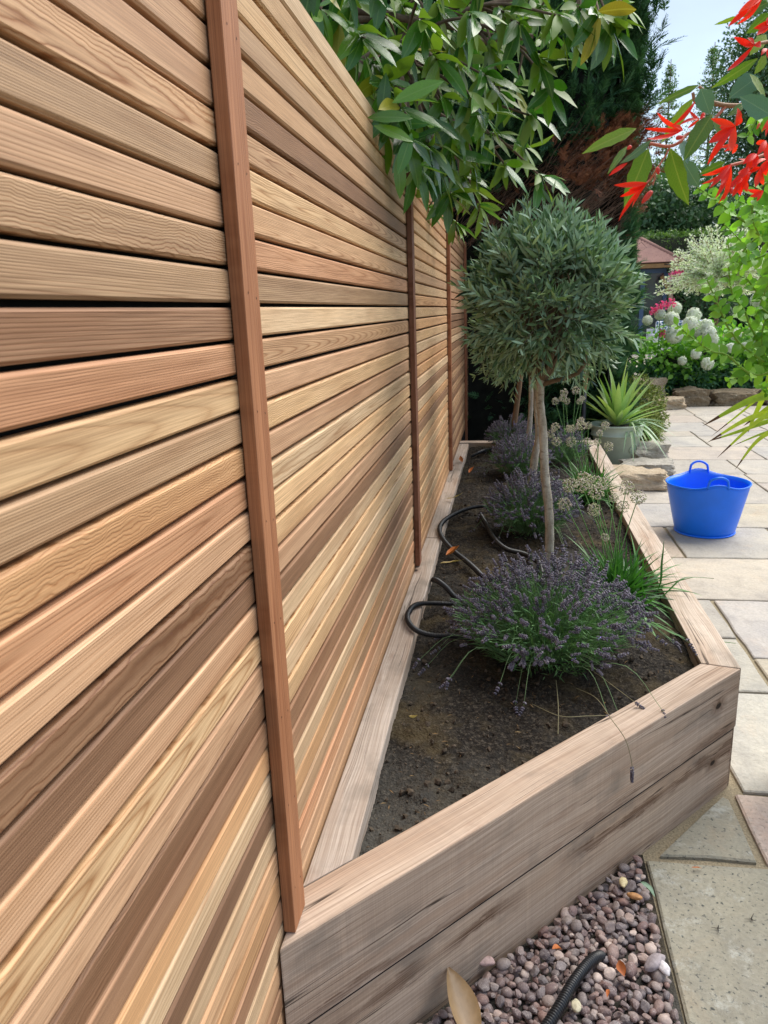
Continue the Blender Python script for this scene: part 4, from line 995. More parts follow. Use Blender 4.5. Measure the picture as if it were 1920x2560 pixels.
    for k in range(5):
        q = rest[rest % 5 == k]; scatter(lv, Ts[k], [leaves[i][0] for i in q], [leaves[i][1] for i in q], [leaves[i][2] for i in q], [leaves[i][3] for i in q])
    # the rest of the crown behind and above
    n = 2600; d = unit(g.standard_normal((n, 3))); C = np.array([.35, 1.4, 3.15]); P = C+d*np.array([1.25, 1.5, .95])*g.uniform(.35, 1, n)[:, None]**.5
    wp = P+O; keep = (wp[:, 2] > 2.45+.05*wp[:, 1]) & (wp[:, 0] < .65+.1*(wp[:, 1]-2)) & (wp[:, 1] > 2.2)
    P = P[keep]; n = len(P); D = unit(np.stack([g.normal(.2, .6, n), g.normal(-.2, .6, n), g.normal(-.5, .4, n)], 1)); scatter(lv, Ts[0], P, D, unit(g.normal(0, .4, (n, 3))+[0, 0, 1.]), g.uniform(.09, .15, n))
    lv.obj('foliage', MAG, root, kind='stuff'); br.obj('branches', MBARK, root); tw.obj('twigs', MBARK, root, kind='stuff')
    for x, y, Y, D, s in ((1000, 440, 2.25, (.05, -.1, -1), .125), (1012, 385, 2.2, (-.3, -.3, -.9), .12), (975, 290, 2.2, (.9, -.2, -.05), .13), (985, 330, 2.2, (.95, -.1, -.35), .12), (960, 240, 2.3, (.2, -.1, 1), .13), (1045, 225, 2.2, (.9, -.1, .3), .15)):
        p = at(x, y, Y)-O; inst('leaf', mes[int(x) % 5], p-unit(D)*s*.5, root, D, (.4, -1, .3), s)
magnolia()

# ------------------------------------------------------------------ conifer hedge behind the bed
FRG = leafmat('conifer_frond', [rgb(50, 84, 54), rgb(66, 106, 66), rgb(42, 74, 50), rgb(86, 128, 88), rgb(58, 98, 70)], rough=.75, trans=.1, spec=.2)
FRD = leafmat('dead_frond', [rgb(130, 86, 66), rgb(150, 102, 80), rgb(106, 70, 56), rgb(170, 124, 98)], rough=.9, trans=.05, spec=.1)
DTW = simple('dead_twig', rgb(116, 94, 82), .9, 30, .4)
def frondT(seed, n=9, spread=.7):
    g = np.random.default_rng(seed); mb = MB()
    t = np.repeat(np.linspace(.08, .95, n), 2); sg = np.tile([1, -1], n)
    P = np.stack([t, np.zeros(2*n), -.12*t*t], 1); D = unit(np.stack([np.full(2*n, .85), sg*spread, g.normal(0, .12, 2*n)], 1))
    scatter(mb, leafT(1, .20, 2, .1, .1), P, D, np.tile([0, 0, 1.], (2*n, 1)), (.42*(1-t*.65))*g.uniform(.8, 1.2, 2*n))
    t2 = np.repeat(np.linspace(.15, .8, n//2), 2)
    scatter(mb, leafT(1, .11, 2, .1, .1), [[0, 0, 0]], [[1, 0, -.12]], [[0, 0, 1.]], 1.05)
    return np.concatenate(mb.v), np.concatenate(mb.f)
FT = [frondT(k) for k in range(4)]
def conifer_hedge():
    root = empty('conifer_hedge', (.2, 7.4, 0), 'tall dark conifer hedge with a dead rust brown patch, behind the raised bed', 'hedge')
    O = np.array([.2, 7.4, 0]); g = np.random.default_rng(77)
    # face x = right edge, slightly battered
    def xr(y, z): return 1.55+(y-7.5)*.15+.03*math.sin(z*3.1+y)+.03*nv((y*2, z*2, 1))
    def yf(x, z): # front surface: bulges forward with height
        return 7.22+.38*min(1, max(0, (x-.85)/.4))-.3*min(1, max(0, (z-1.0)/1.4))-.25*min(1, max(0, (z-2.0)/1.5))+.22*nv((x*1.6, z*1.6, 5))+.1*nv((x*4, z*4, 2))
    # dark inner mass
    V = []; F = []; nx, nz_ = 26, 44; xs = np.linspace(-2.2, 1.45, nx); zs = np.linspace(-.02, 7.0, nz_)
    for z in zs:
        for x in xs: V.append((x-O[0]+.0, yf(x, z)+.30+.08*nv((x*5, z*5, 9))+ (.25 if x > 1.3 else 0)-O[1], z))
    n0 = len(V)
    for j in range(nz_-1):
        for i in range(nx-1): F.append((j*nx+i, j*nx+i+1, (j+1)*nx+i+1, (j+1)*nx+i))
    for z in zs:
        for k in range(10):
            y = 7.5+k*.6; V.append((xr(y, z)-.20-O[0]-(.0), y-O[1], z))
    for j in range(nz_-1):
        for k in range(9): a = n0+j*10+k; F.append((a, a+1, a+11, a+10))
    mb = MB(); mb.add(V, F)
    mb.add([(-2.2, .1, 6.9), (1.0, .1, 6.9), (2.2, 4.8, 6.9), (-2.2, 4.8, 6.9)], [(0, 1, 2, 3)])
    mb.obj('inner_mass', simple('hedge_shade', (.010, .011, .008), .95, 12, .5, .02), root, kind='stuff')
    # sort the faces into zones by where the photograph has them (x,z on the front face)
    def zone(x, z):
        # dead brown near the right edge between z 2.3 and 3.0 ; bare twigs below-left ; black hollow bottom left
        e = .16*nv((x*2.3, z*2.3, 3))
        if x > .78 and 2.35+.15*(1.5-x)+e < z < 2.98-.5*(1.45-x)+e: return 'dead'
        if x > -.1 and 1.8+.1*(1.5-x)+e*.7 < z < 2.85-.35*(1.5-x)+e*.6: return 'bare'
        if z < 1.85 and x < .55: return 'dark'
        return 'green'
    gP, gD, gS, dP, dD, dS = [], [], [], [], [], []; tw = MB()
    for _ in range(11500):
        x = g.uniform(-1.6, 1.60); z = g.uniform(.1, 4.6) if g.random() < .8 else g.uniform(4.4, 6.9)
        zn = zone(x, z); y = yf(x, z)+g.uniform(-.06, .18)
        D = unit(np.array([g.normal(.05, .45), -1, g.normal(.1, .5)])) if True else 0
        if zn == 'green':
            if z > 1.0 or x > .5 or g.random() < .35: gP.append((x, y, z)); gD.append(D*[1, 1, 1]+[0, 0, .35]); gS.append(g.uniform(.12, .24))
        elif zn == 'dead':
            for _k in range(2): dP.append((x+g.normal(0, .03), y+g.uniform(-.08, .05), z+g.normal(0, .03))); dD.append(unit(np.array([g.normal(.5, .5), -1, g.normal(.5, .5)]))); dS.append(g.uniform(.07, .16))
        elif zn == 'bare':
            if g.random() < .9:
                d = unit(np.array([g.normal(.75, .2), g.normal(-.45, .25), g.normal(.62, .18)])); L = min(g.uniform(.25, .6), max(.05, (1.5-x)/max(d[0], .2))); p = np.array([x, y+.12, z])-O; tube(tw, [p, p+d*L*.5+g.normal(0, .015, 3), p+d*L+g.normal(0, .03, 3)], [.0035, .0028, .0012], 3, False)
            if g.random() < .13: dP.append((x, y, z)); dD.append(D); dS.append(g.uniform(.08, .14))
        elif g.random() < .05: gP.append((x, y, z)); gD.append(D); gS.append(g.uniform(.12, .2))
    for _ in range(6200):      # the clipped right-hand face
        y = 7.3+g.random()**1.5*4.8; z = g.uniform(.3, 6.9); x = xr(y, z)-.03-g.uniform(0, .1)
        D = unit(np.array([.35, g.normal(-.6, .5), g.normal(.6, .4)]))
        if 2.2 < z < 3.0 and y < 8.0: dP.append((x-.02, y, z)); dD.append(D); dS.append(g.uniform(.07, .13))
        else: gP.append((x-.05, y, z)); gD.append(D); gS.append(g.uniform(.09, .18))
    gP, gD, gS, dP, dD, dS = [np.array(q) for q in (gP, gD, gS, dP, dD, dS)]
    for P, D, s, m, nm in ((gP-O, gD, gS, FRG, 'green_fronds'), (dP-O, dD, dS, FRD, 'dead_fronds')):
        q = MB(); ix = g.integers(0, 4, len(P))
        for k in range(4):
            w_ = ix == k; scatter(q, FT[k], P[w_], D[w_], unit(g.standard_normal((w_.sum(), 3))+[0, 0, 1.2]), s[w_])
        q.obj(nm, m, root, kind='stuff')
    tw.obj('bare_twigs', DTW, root, kind='stuff')
conifer_hedge()
mbk = MB(); pts = [at(1459, 1050, 7.0), at(1459, 985, 7.0)]; rootk = empty('garden_tool', (pts[0][0], 7.0, 0), 'upright tool handle, pale wood above black shaft, left of the sage pot', 'garden tool')
p0 = np.array([pts[0][0], 7.0, 0]); a_ = at(1459, 976, 7.0)[2]; b_ = at(1466, 925, 7.0)
mbk = MB(); tube(mbk, [[0, 0, .0], [0, 0, a_]], .019, 10); mbk.obj('shaft', simple('black_shaft', (.02, .022, .028), .5), rootk)
mbk = MB(); tube(mbk, [[0, 0, a_], [b_[0]-p0[0], 0, b_[2]], [b_[0]-p0[0]+.02, 0, b_[2]+.25]], .021, 10); mbk.obj('handle', simple('pale_handle', rgb(176, 132, 100), .6, 30, .2), rootk)

# ------------------------------------------------------------------ shrubs, hydrangeas, variegated willow
def leaf_mass(name, C, R, n, mat, L, W, label, cat, group=None, seed=1, flat=.5, up=.4, shell=.55, extra=None, zmin=.02, core=True):
    g = np.random.default_rng(seed); root = empty(name, C, label, cat, group); C0 = np.array(C)*0; d = unit(g.standard_normal((n, 3)))
    r = g.uniform(shell, 1, n)*(1+.35*np.array([nv((p[0]*1.8+seed, p[1]*1.8, p[2]*1.8)) for p in d]))
    P = d*np.array(R)*r[:, None]; P[:, 2] += R[2]*.75; k = P[:, 2] > zmin; P, d = P[k], d[k]; n = len(P)
    D = unit(d*.8+g.normal(0, .55, (n, 3))+[0, 0, up-.3]); N = unit(d*.5+g.normal(0, .4, (n, 3))+[0, 0, .9])
    q = MB(); T = leafT(1, W, 3, .2, .2, .45); scatter(q, T, P, D, N, g.uniform(.7, 1.25, n)*L); q.obj('foliage', mat, root, kind='stuff')
    if core:  # near-black solid core, paints the shade inside the shrub
        q = MB(); v, f = ICO2; v = v*np.array(R)*(shell*.82); v = v+[0, 0, R[2]*.70]; v[:, 2] = np.maximum(v[:, 2], 0); q.add(v, f); q.obj('shade_core', simple(name+'_shade', (.014, .02, .008), .95), root)
    if extra: extra(root, g)
    return root
MOSS = leafmat('dwarf_conifer', [rgb(110, 124, 52), rgb(84, 104, 44), rgb(136, 140, 70), rgb(72, 92, 44)], rough=.8, trans=.1, spec=.2)
leaf_mass('dwarf_shrub', (1.72, 7.95, 0), (.24, .4, .24), 5200, MOSS, .035, .35, 'low mossy olive green shrub behind the sage pot at the paving edge', 'shrub', seed=3, shell=.7)
leaf_mass('dwarf_shrub', (1.85, 8.7, 0), (.28, .45, .36), 5200, MOSS, .04, .35, 'taller feathery olive green shrub just behind the low mossy one', 'shrub', seed=4, shell=.6)
HYL = leafmat('hydrangea_leaf', [rgb(112, 166, 58), rgb(134, 188, 70), rgb(90, 146, 52), rgb(156, 202, 88)], rough=.5, trans=.35, spec=.35)
HYF = leafmat('hydrangea_floret', [rgb(240, 242, 236), rgb(230, 238, 214), rgb(244, 245, 243), rgb(224, 234, 204)], rough=.7, trans=.42, spec=.2, tt=(1, 1, .96, 1))
def hyd_head(seed, R_=.085):
    g = np.random.default_rng(seed); n = 230; d = unit(g.standard_normal((n, 3))*[1, 1, .8]); mb = MB()
    for k in range(4):
        t_ = unit(np.cross(d, unit(g.standard_normal((n, 3))))+d*.15); scatter(mb, leafT(1, .9, 2, .1, .2), d*R_*g.uniform(.80, 1.08, n)[:, None], t_, d, .021)
    v, f = ICO1; mb.add(v*R_*.66, f); return mb.mesh('flower_head', HYF)
HH = [hyd_head(k) for k in range(3)]
def hydr(C, R, heads, label, seed, n=1500):
    def ex(root, g):
        for i, (x, y, Y, s) in enumerate(heads):
            inst('flower_head', HH[i % 3], at(x, y, Y)-np.array(C), root, unit(g.standard_normal(3)), unit(g.standard_normal(3)), s*1.04)
    return leaf_mass('hydrangea', C, R, n, HYL, .10, .6, label, 'hydrangea', 'white hydrangeas behind the stone edging', seed=seed, extra=ex, shell=.5)
hz = lambda X, Y_: (1520+X/4.1475, 550+Y_/4.1475)
hd = lambda L: [(*hz(a, b), Y, s) for a, b, Y, s in L]
hydr((2.75, 12.0, .05), (.62, .6, .60), hd([(690, 1190, 11.5, 1.35), (660, 1030, 11.6, 1.15), (540, 980, 11.9, .9), (690, 920, 12.1, 1.1), (410, 1040, 11.8, .8), (770, 1460, 11.35, .7)]), 'leftmost white hydrangea bush beside the olive crown', 41)
hydr((3.35, 12.1, .05), (.60, .6, .62), hd([(855, 1080, 11.6, 1.2), (890, 990, 11.9, 1.2), (1010, 1110, 11.7, 1.25), (1040, 1180, 11.6, 1.2), (960, 1180, 11.7, 1.0), (1085, 1240, 11.6, .9), (1000, 1260, 11.7, .8), (910, 1390, 11.35, .8), (1030, 1490, 11.3, .95)]), 'middle white hydrangea bush with the densest bloom cluster', 42)
hydr((4.05, 12.2, .05), (.62, .6, .62), hd([(1320, 1190, 11.7, .9), (1270, 1330, 11.5, .8), (1430, 1310, 11.5, .8), (1180, 1330, 11.5, .6)]), 'hydrangea bush right of the densest bloom cluster, partly hidden by trailing stems', 43)
hydr((4.75, 12.2, .05), (.62, .6, .75), hd([(1545, 1140, 11.7, 1.2), (1600, 1330, 11.5, 1.1), (1560, 830, 12, 1.2), (1620, 860, 12, 1.1), (1640, 1120, 11.8, 1)]), 'rightmost white hydrangea bush at the photo edge', 44)
PNK = leafmat('pink_floret', [rgb(230, 70, 130), rgb(240, 110, 150), rgb(222, 90, 160)], rough=.6, trans=.3, tt=(1.2, 1, 1, 1)); WHP = leafmat('white_floret', [rgb(240, 236, 240), rgb(232, 220, 236)], rough=.6, trans=.3, tt=(1, 1, 1, 1))
def blooms(mat, pts, s, n, root, name):
    g = np.random.default_rng(5); q = MB()
    for p in pts:
        P = np.array(p)+g.normal(0, s, (n, 3)); scatter(q, leafT(1, .9, 2, .2, .2), P, unit(g.standard_normal((n, 3))+[0, -1, 0]), unit(g.standard_normal((n, 3))), .045)
    q.obj(name, mat, root, kind='stuff')
pk = empty('pink_geranium', (2.55, 11.8, 0), 'pink flowered plant showing above the leftmost hydrangea', 'flowers')
O_ = np.array([2.55, 11.8, 0])
for a, b in ((530, 900), (590, 870), (670, 845), (480, 935), (575, 1165)): blooms(PNK, [at(*hz(a, b), 11.9)-O_], .035, 30, pk, 'flower')
q = MB()
for a, b in ((530, 900), (590, 870), (670, 845)):
    p = at(*hz(a, b), 11.9)-O_; tube(q, spline([[0, 0, 0], p*.6+np.array([.03, 0, .1]), p], 5), .006, 5)
q.obj('stems', HYL, pk)
SPU = leafmat('spurge_leaf', [rgb(58, 104, 66), rgb(76, 124, 78), rgb(46, 88, 58), rgb(98, 142, 92)], rough=.5, trans=.2)
for i, (x, r, lab) in enumerate([(2.55, .34, 'low blue green evergreen shrub above the upright buff stone'), (3.12, .34, 'low blue green evergreen shrub between the buff and brown edging stones'), (3.72, .36, 'low blue green evergreen shrub spilling over the long brown edging stone'), (4.38, .38, 'low blue green evergreen shrub at the right photo edge')]):
    leaf_mass('edging_shrub', (x, 11.72, .12), (r, .3, .27), 1300, SPU, .085, .3, lab, 'shrub', 'low evergreen shrubs behind the edging stones', seed=60+i, shell=.5, zmin=-.08)
WIL = leafmat('variegated_leaf', [rgb(226, 236, 204), rgb(240, 244, 230), rgb(196, 218, 156), rgb(214, 230, 184), rgb(248, 248, 242)], rough=.55, trans=.5, spec=.3, tt=(1, 1, .92, 1))
def willow():
    C = np.array([3.92, 14.0, 0]); root = empty('variegated_willow', C, 'small lollipop tree with shaggy cream and pale green head, in front of the summerhouse', 'tree'); g = np.random.default_rng(8)
    q = MB(); tube(q, [[0, 0, 0], [.02, 0, .8], [.0, 0, 1.55]], [.04, .036, .034], 8); q.obj('trunk', simple('willow_bark', rgb(122, 98, 70), .9, 30), root)
    P, D = [], []; st = MB(); hub = np.array([0, 0, 1.66])
    for i in range(230):
        d = unit(g.standard_normal(3)); d[2] = abs(d[2])*1.2-.12; d = unit(d); L = g.uniform(.5, 1.22)*(1.0 if d[2] > .2 else .95)
        e = hub+d*L*np.array([.86, .7, .93]); m_ = hub+(e-hub)*.5+np.array([0, 0, .08]); pts = spline([hub, m_, e+[0, 0, -.05]], 12); tube(st, pts[::4], .005, 3, False)
        for k in range(6, len(pts)-1):
            t_ = unit(pts[k+1]-pts[k])
            for _ in range(5): P.append(pts[k]+g.normal(0, .018, 3)); D.append(unit(t_*.8+g.normal(0, .55, 3)))
        for _ in range(6): P.append(pts[-1]+g.normal(0, .012, 3)); D.append(unit(t_+g.normal(0, .35, 3)))
    n = len(P); lv = MB(); scatter(lv, leafT(1, .38, 2, .2, .2), P, D, unit(g.standard_normal((n, 3))+[0, 0, .7]), g.uniform(.035, .065, n)); lv.obj('foliage', WIL, root, kind='stuff'); st.obj('branches', simple('willow_twig', rgb(140, 112, 80), .8), root, kind='stuff')
willow()

# ------------------------------------------------------------------ summerhouse, patio and its furniture
def summerhouse():
    C = np.array([3.2, 19.0, 0]); root = empty('summerhouse', C, 'summerhouse with red brown tiled roof and slate blue glazed frame', 'summerhouse')
    def L(px, py, Y=19.0): return at(px, py, Y)-C
    ez = L(1650, 657)[2]; xr = L(1706, 657)[0]; ap = L(1611, 603); TILE = []
    base_x0 = -2.6; rz = ap[2]+.18; rx = ap[0]-.35
    # slope facing the camera: eave from base_x0 to xr at y=0, ridge point
    y_r = 2.2; mat = NT('roof_tile'); g_ = mat.n('ObjectInfo'); tc = mat.n('TexCoord').outputs['Object']
    c = mat.mix(mat.noise(tc, 30, 3), mat.ramp(g_.outputs['Random'], (0, rgb(146, 106, 94)), (.5, rgb(164, 122, 108)), (1, rgb(130, 94, 86))), rgb(156, 116, 102)); tm = mat.done(mat.pbr(c, .85))
    # backing slopes
    rb = MB(); e0, e1 = np.array([base_x0, 0, ez]), np.array([xr, 0, ez]); r0, r1 = np.array([-1.2, y_r, rz+.35]), np.array([rx, y_r, rz+.35])
    e2 = np.array([xr, 2*y_r, ez]); e3 = np.array([base_x0, 2*y_r, ez])
    rb.add([e0, e1, r1, r0, e2, e3], [(0, 1, 2, 3), (1, 4, 2), (4, 5, 3, 2), (5, 0, 3)]); roof = rb.obj('roof', simple('roof_under', rgb(124, 92, 82), .9), root, False)
    q = MB(); box(q, -.055, .055, -.0, .012, 0, .12); mt = q.mesh('roof_tile', tm, False)
    up = unit((r0+r1)/2-(e0+e1)/2*[1, 1, 1]); up = unit(np.array([0, y_r, rz+.35-ez])); nrm = unit(np.array([0, -(rz+.35-ez), y_r])); rows = int(np.linalg.norm([y_r, rz+.35-ez])/.10)
    for j in range(rows):
        f = j*.10; p0 = e0+up*f; frac = f/np.linalg.norm([y_r, rz+.35-ez]); xe = xr+(r1[0]-xr)*frac; xs_ = max(-.15, -.2)
        x = xs_+(j % 2)*.056
        while x < xe-.05:
            o = inst('roof_tile', mt, (x, p0[1]-.01+random.uniform(-.003, .003), p0[2]+.012), roof, D=(1, 0, 0), N=tuple(up*1.0+nrm*.12), s=1.0); x += .112
    q = MB(); tube(q, [e1+[0, 0, .03], r1+[0, 0, .03]], .05, 6); q.obj('hip_tile', tm, root)
    WD = simple('oak_fascia', rgb(150, 116, 76), .7, 12, .15); BLU = simple('slate_blue_paint', rgb(70, 92, 124), .5); 
    q = MB(); box(q, base_x0, xr-.02, .02, .10, L(0, 668)[2]*0+L(1650, 669)[2], ez-.01); q.obj('fascia', WD, root, False)
    q = MB(); box(q, base_x0, xr-.28, .30, .42, L(1650, 681)[2], L(1650, 669.5)[2]-.004); q.obj('lintel', BLU, root, False)
    zt = L(1650, 681)[2]-.004
    for pa, pb in ((1608, 1618.5), (1666, 1676)):
        q = MB(); box(q, L(pa, 700)[0], L(pb, 700)[0], .31, .41, 0, zt); q.obj('frame_post', BLU, root, False)
    q = MB(); box(q, L(1677, 700)[0], L(1685, 700)[0], .05, .17, 0, L(1650, 669)[2]-.004); q.obj('oak_post', simple('weathered_oak', rgb(170, 146, 124), .8, 12), root, False)
    q = MB(); box(q, base_x0, L(1608, 700)[0]-.004, .34, .38, 0, zt); box(q, L(1619, 700)[0], L(1665.5, 700)[0], .35, .37, 0, zt)
    t = NT('dark_glass'); q.obj('glass_panel', t.done(t.pbr((.03, .04, .04, 1), .08, None, .6)), root, False)
    q = MB(); tube(q, [L(1676, 735, 19.2), L(1655, 690, 19.2)], .05, 4); q.obj('brace', WD, root, False)
    q = MB(); box(q, base_x0, xr-.3, 2*y_r-.3, 2*y_r-.1, 0, ez-.1); q.obj('rear_wall', simple('rear_boards', rgb(88, 76, 62), .9, 10), root, False)
    q = MB(); v, f = ICO2; bk = at(1695, 705, 18.6); b = empty('hanging_basket', bk, 'hanging basket of magenta and white flowers beside the oak post of the summerhouse', 'hanging basket')
    q.add(v*[.15, .15, .10]+[0, 0, -.08], f); q.obj('basket', simple('basket_liner', (.05, .04, .02), .9), b)
    q = MB(); tube(q, [[-.13, 0, -.05], [0, 0, .38]], .005, 4); tube(q, [[.13, 0, -.05], [0, 0, .38]], .005, 4); tube(q, [[0, 0, .38], [-.25, .45, .42]], .012, 5); q.obj('chain', simple('chain_dark', (.03, .03, .03), .6), b)
    B = lambda px, py: at(px, py, 18.6)-bk
    blooms(PNK, [B(*hz(a, b_)) for a, b_ in ((665, 580), (690, 575), (720, 550), (745, 545), (705, 590))], .045, 40, b, 'pink_flowers')
    blooms(WHP, [B(*hz(a, b_)) for a, b_ in ((660, 610), (740, 610), (780, 590), (700, 610), (790, 600))], .045, 34, b, 'white_flowers')
summerhouse()
mb = MB(); mb.add([(1.5, 13.2, .26), (9, 13.2, .26), (9, 18.8, .26), (1.5, 18.8, .26), (1.5, 13.2, -.05), (9, 13.2, -.05)], [(0, 1, 2, 3), (4, 5, 1, 0)])
mb.obj('upper_terrace', simple('terrace_stone', rgb(204, 190, 172), .85, 4, .1), kind='structure', smooth=False)
def bench(C):
    root = empty('garden_sofa', C, 'pale garden sofa with blue patterned cushions behind the hydrangeas', 'sofa'); m = simple('sofa_frame', rgb(196, 200, 204), .6)
    t = NT('blue_pattern'); tc = t.n('TexCoord').outputs['Object']; v = t.n('TexVoronoi', {'Vector': tc, 'Scale': 14.0}, feature='DISTANCE_TO_EDGE').outputs['Distance']
    cm = t.done(t.pbr(t.ramp(v, (.10, rgb(226, 230, 234)), (.16, rgb(64, 98, 128))), .9))
    q = MB(); box(q, -.75, .75, -.32, .36, .12, .30); q.obj('seat', m, root, False)
    for x in (-.7, .62):
        q = MB(); box(q, x, x+.08, -.32, .36, .305, .52); q.obj('arm', m, root, False)
        for y in (-.3, .28):
            q = MB(); box(q, x, x+.06, y, y+.06, 0, .118); q.obj('leg', m, root, False)
    q = MB(); box(q, -.75, .75, .28, .36, .305, .62); q.obj('backrest', m, root, False)
    for x in (-.6, -.02):
        q = MB(); box(q, x, x+.56, .10, .24, .31, .78); me = q.mesh('cushion', cm, False); bevel(me, .05, 3); o = bpy.data.objects.new('cushion', me); COL.objects.link(o); o.parent = root
bench((4.12, 17.0, .27))
def planter(C, sx, sy, h, label):
    root = empty('timber_planter', C, label, 'planter'); m = simple('planter_wood', rgb(186, 166, 140), .8, 10, .12)
    for k in range(2):
        q = MB(); box(q, -sx/2, sx/2, -sy/2, sy/2, k*h/2+.003, (k+1)*h/2-.003); q.obj('board', m, root, False)
planter((4.55, 16.2, .26), .9, .5, .55, 'pale timber planter box right of the variegated willow trunk')

# ------------------------------------------------------------------ trees and hedges at the back
DK = leafmat('holly_leaf', [rgb(72, 108, 70), rgb(96, 134, 86), rgb(58, 94, 62), rgb(126, 156, 106)], rough=.45, trans=.15, spec=.5)
MID = leafmat('broad_leaf', [rgb(84, 118, 56), rgb(110, 142, 68), rgb(66, 98, 50), rgb(132, 160, 86)], rough=.5, trans=.3)
def tree(name, base, H, crown, n, L, W, mat, label, seed, clumps=16, trunk=.12, cr=.42, cat='tree', group=None):
    g = np.random.default_rng(seed); base = np.array(base, float); root = empty(name, base, label, cat, group)
    q = MB(); tube(q, [[0, 0, 0], [.05, 0, H*.4], [0, .05, H*.85]], [trunk, trunk*.75, trunk*.2], 8)
    C = np.array([0, 0, crown[3]]); cc = unit(g.standard_normal((clumps, 3)))*np.array(crown[:3])*g.uniform(.35, .85, (clumps, 1))+C
    for p in cc: s_ = np.array([0, 0, max(.3, p[2]-crown[2]*.6)]); tube(q, spline([s_, (s_+p)/2+[0, 0, .1], p], 3), np.linspace(trunk*.35, trunk*.08, 7), 5, False)
    q.obj('trunk', MBARK, root)
    k = n//clumps; P = []; d_ = []
    for p in cc:
        d = unit(g.standard_normal((k, 3))); r = g.uniform(.5, 1, (k, 1)); P.append(p+d*r*np.array(crown[:3])*cr*g.uniform(.75, 1.2)); d_.append(d)
    P = np.concatenate(P); d = np.concatenate(d_); n = len(P); lv = MB()
    scatter(lv, leafT(1, W, 2, .2, .2), P, unit(d*.6+g.normal(0, .6, (n, 3))), unit(d*.4+g.normal(0, .5, (n, 3))+[0, 0, .8]), g.uniform(.7, 1.3, n)*L)
    lv.obj('crown', mat, root, kind='stuff'); return root
tree('holly_oak', (6.9, 21.5, 0), 9.2, (1.7, 1.7, 3.4, 6.3), 26000, .10, .5, DK, 'tall small leaved evergreen tree filling the upper right behind the red flowers', 71, 44, .16, .34)
tree('dark_tree', (5.2, 27.0, 0), 6, (3.0, 2.0, 2.4, 3.5), 30000, .17, .55, DK, 'dark rounded tree mass behind the summerhouse roof', 72, 26, .25, .42)
tree('dark_tree', (9.4, 27.5, 0), 6, (2.6, 2.0, 2.4, 3.4), 20000, .17, .55, DK, 'dark tree right of the one behind the summerhouse roof', 73, 22, .25, .42)
tree('shrub_tree', (7.2, 19.5, 0), 4, (1.6, 1.4, 1.7, 1.9), 9000, .10, .5, DK, 'dark bushy evergreen right of the variegated willow', 74, 20, .16, .45)
tree('shrub_tree', (5.55, 21.6, 0), 3, (1.1, .8, 1.2, 1.3), 5000, .10, .5, DK, 'dark evergreen filling the gap beside the summerhouse oak post', 75, 16, .12, .5)
tree('pale_tree', (5.3, 29.5, 0), 7, (1.9, 1.2, 1.3, 5.0), 6000, .13, .5, MID, 'yellow green tree top peeping over the dark tree beside the conifer hedge', 76, 20, .15, .4)
def thin_conifer(base, H, R, label, seed, dens=1.0):
    g = np.random.default_rng(seed); root = empty('young_conifer', base, label, 'tree', 'thin young conifers against the sky'); q = MB(); tube(q, [[0, 0, 0], [0, 0, H]], [.10, .012], 6)
    P, D = [], []; z = H*.42
    while z < H*.99:
        f = (1-z/H); rr = R*min(1, f*1.9)+.06
        for k in range(int(5*dens)+1):
            a = g.uniform(0, 6.28); e = np.array([math.cos(a)*rr, math.sin(a)*rr, z+rr*g.uniform(.1, .5)]); pts = spline([[0, 0, z], (np.array([0, 0, z])+e)/2-[0, 0, rr*.06], e], 4); tube(q, pts[::2], [.014, .009, .008, .006, .004][:len(pts[::2])], 3, False)
            for p in pts[2:]:
                for _ in range(4): P.append(p+g.normal(0, .05, 3)); D.append(unit(g.standard_normal(3)))
        z += H*.022
    q.obj('trunk', MBARK, root); lv = MB(); n = len(P); scatter(lv, leafT(1, .5, 2, .2, .2), P, D, unit(g.standard_normal((n, 3))), g.uniform(.05, .10, n)); lv.obj('foliage', MID, root, kind='stuff')
def tb(px, Y): p = at(px, 1000, Y); return (p[0], Y, 0)
p_ = at(1678, 148, 30); thin_conifer((p_[0], 30, 0), p_[2], 1.0, 'thin see through young conifer standing in the middle of the sky gap', 81)
p_ = at(1788, 105, 29); thin_conifer((p_[0], 29, 0), p_[2], 1.35, 'thin see through young conifer right of the middle one, beside the small leaved tree', 82, 1.5)
def hedge(name, x0, x1, y, h, label, seed, mat, L=.09):
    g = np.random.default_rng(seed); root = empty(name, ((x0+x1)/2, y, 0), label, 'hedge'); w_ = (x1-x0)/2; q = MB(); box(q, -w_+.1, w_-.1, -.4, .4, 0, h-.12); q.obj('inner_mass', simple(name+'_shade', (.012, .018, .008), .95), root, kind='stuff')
    n = int((x1-x0)*h*420); P = np.stack([g.uniform(-w_, w_, n), -.45+g.normal(0, .06, n), g.uniform(0, h, n)], 1); k = g.random(n) < .3; P[k, 2] = h+g.normal(0, .05, k.sum()); P[k, 1] = g.uniform(-.45, .45, k.sum())
    lv = MB(); scatter(lv, leafT(1, .5, 2, .2, .2), P, unit(g.standard_normal((n, 3))+[0, -.7, .3]), unit(g.standard_normal((n, 3))+[0, -.5, .8]), g.uniform(.7, 1.3, n)*L); lv.obj('foliage', mat, root, kind='stuff')
hh = at(1650, 588, 24.2)[2]
hedge('clipped_hedge', .5, 16, 24.2, hh, 'clipped green hedge running behind the summerhouse', 91, MID)
hedge('boundary_hedge', -14, 26, 36, 4.2, 'far dark boundary hedge closing the garden', 92, DK, .22)

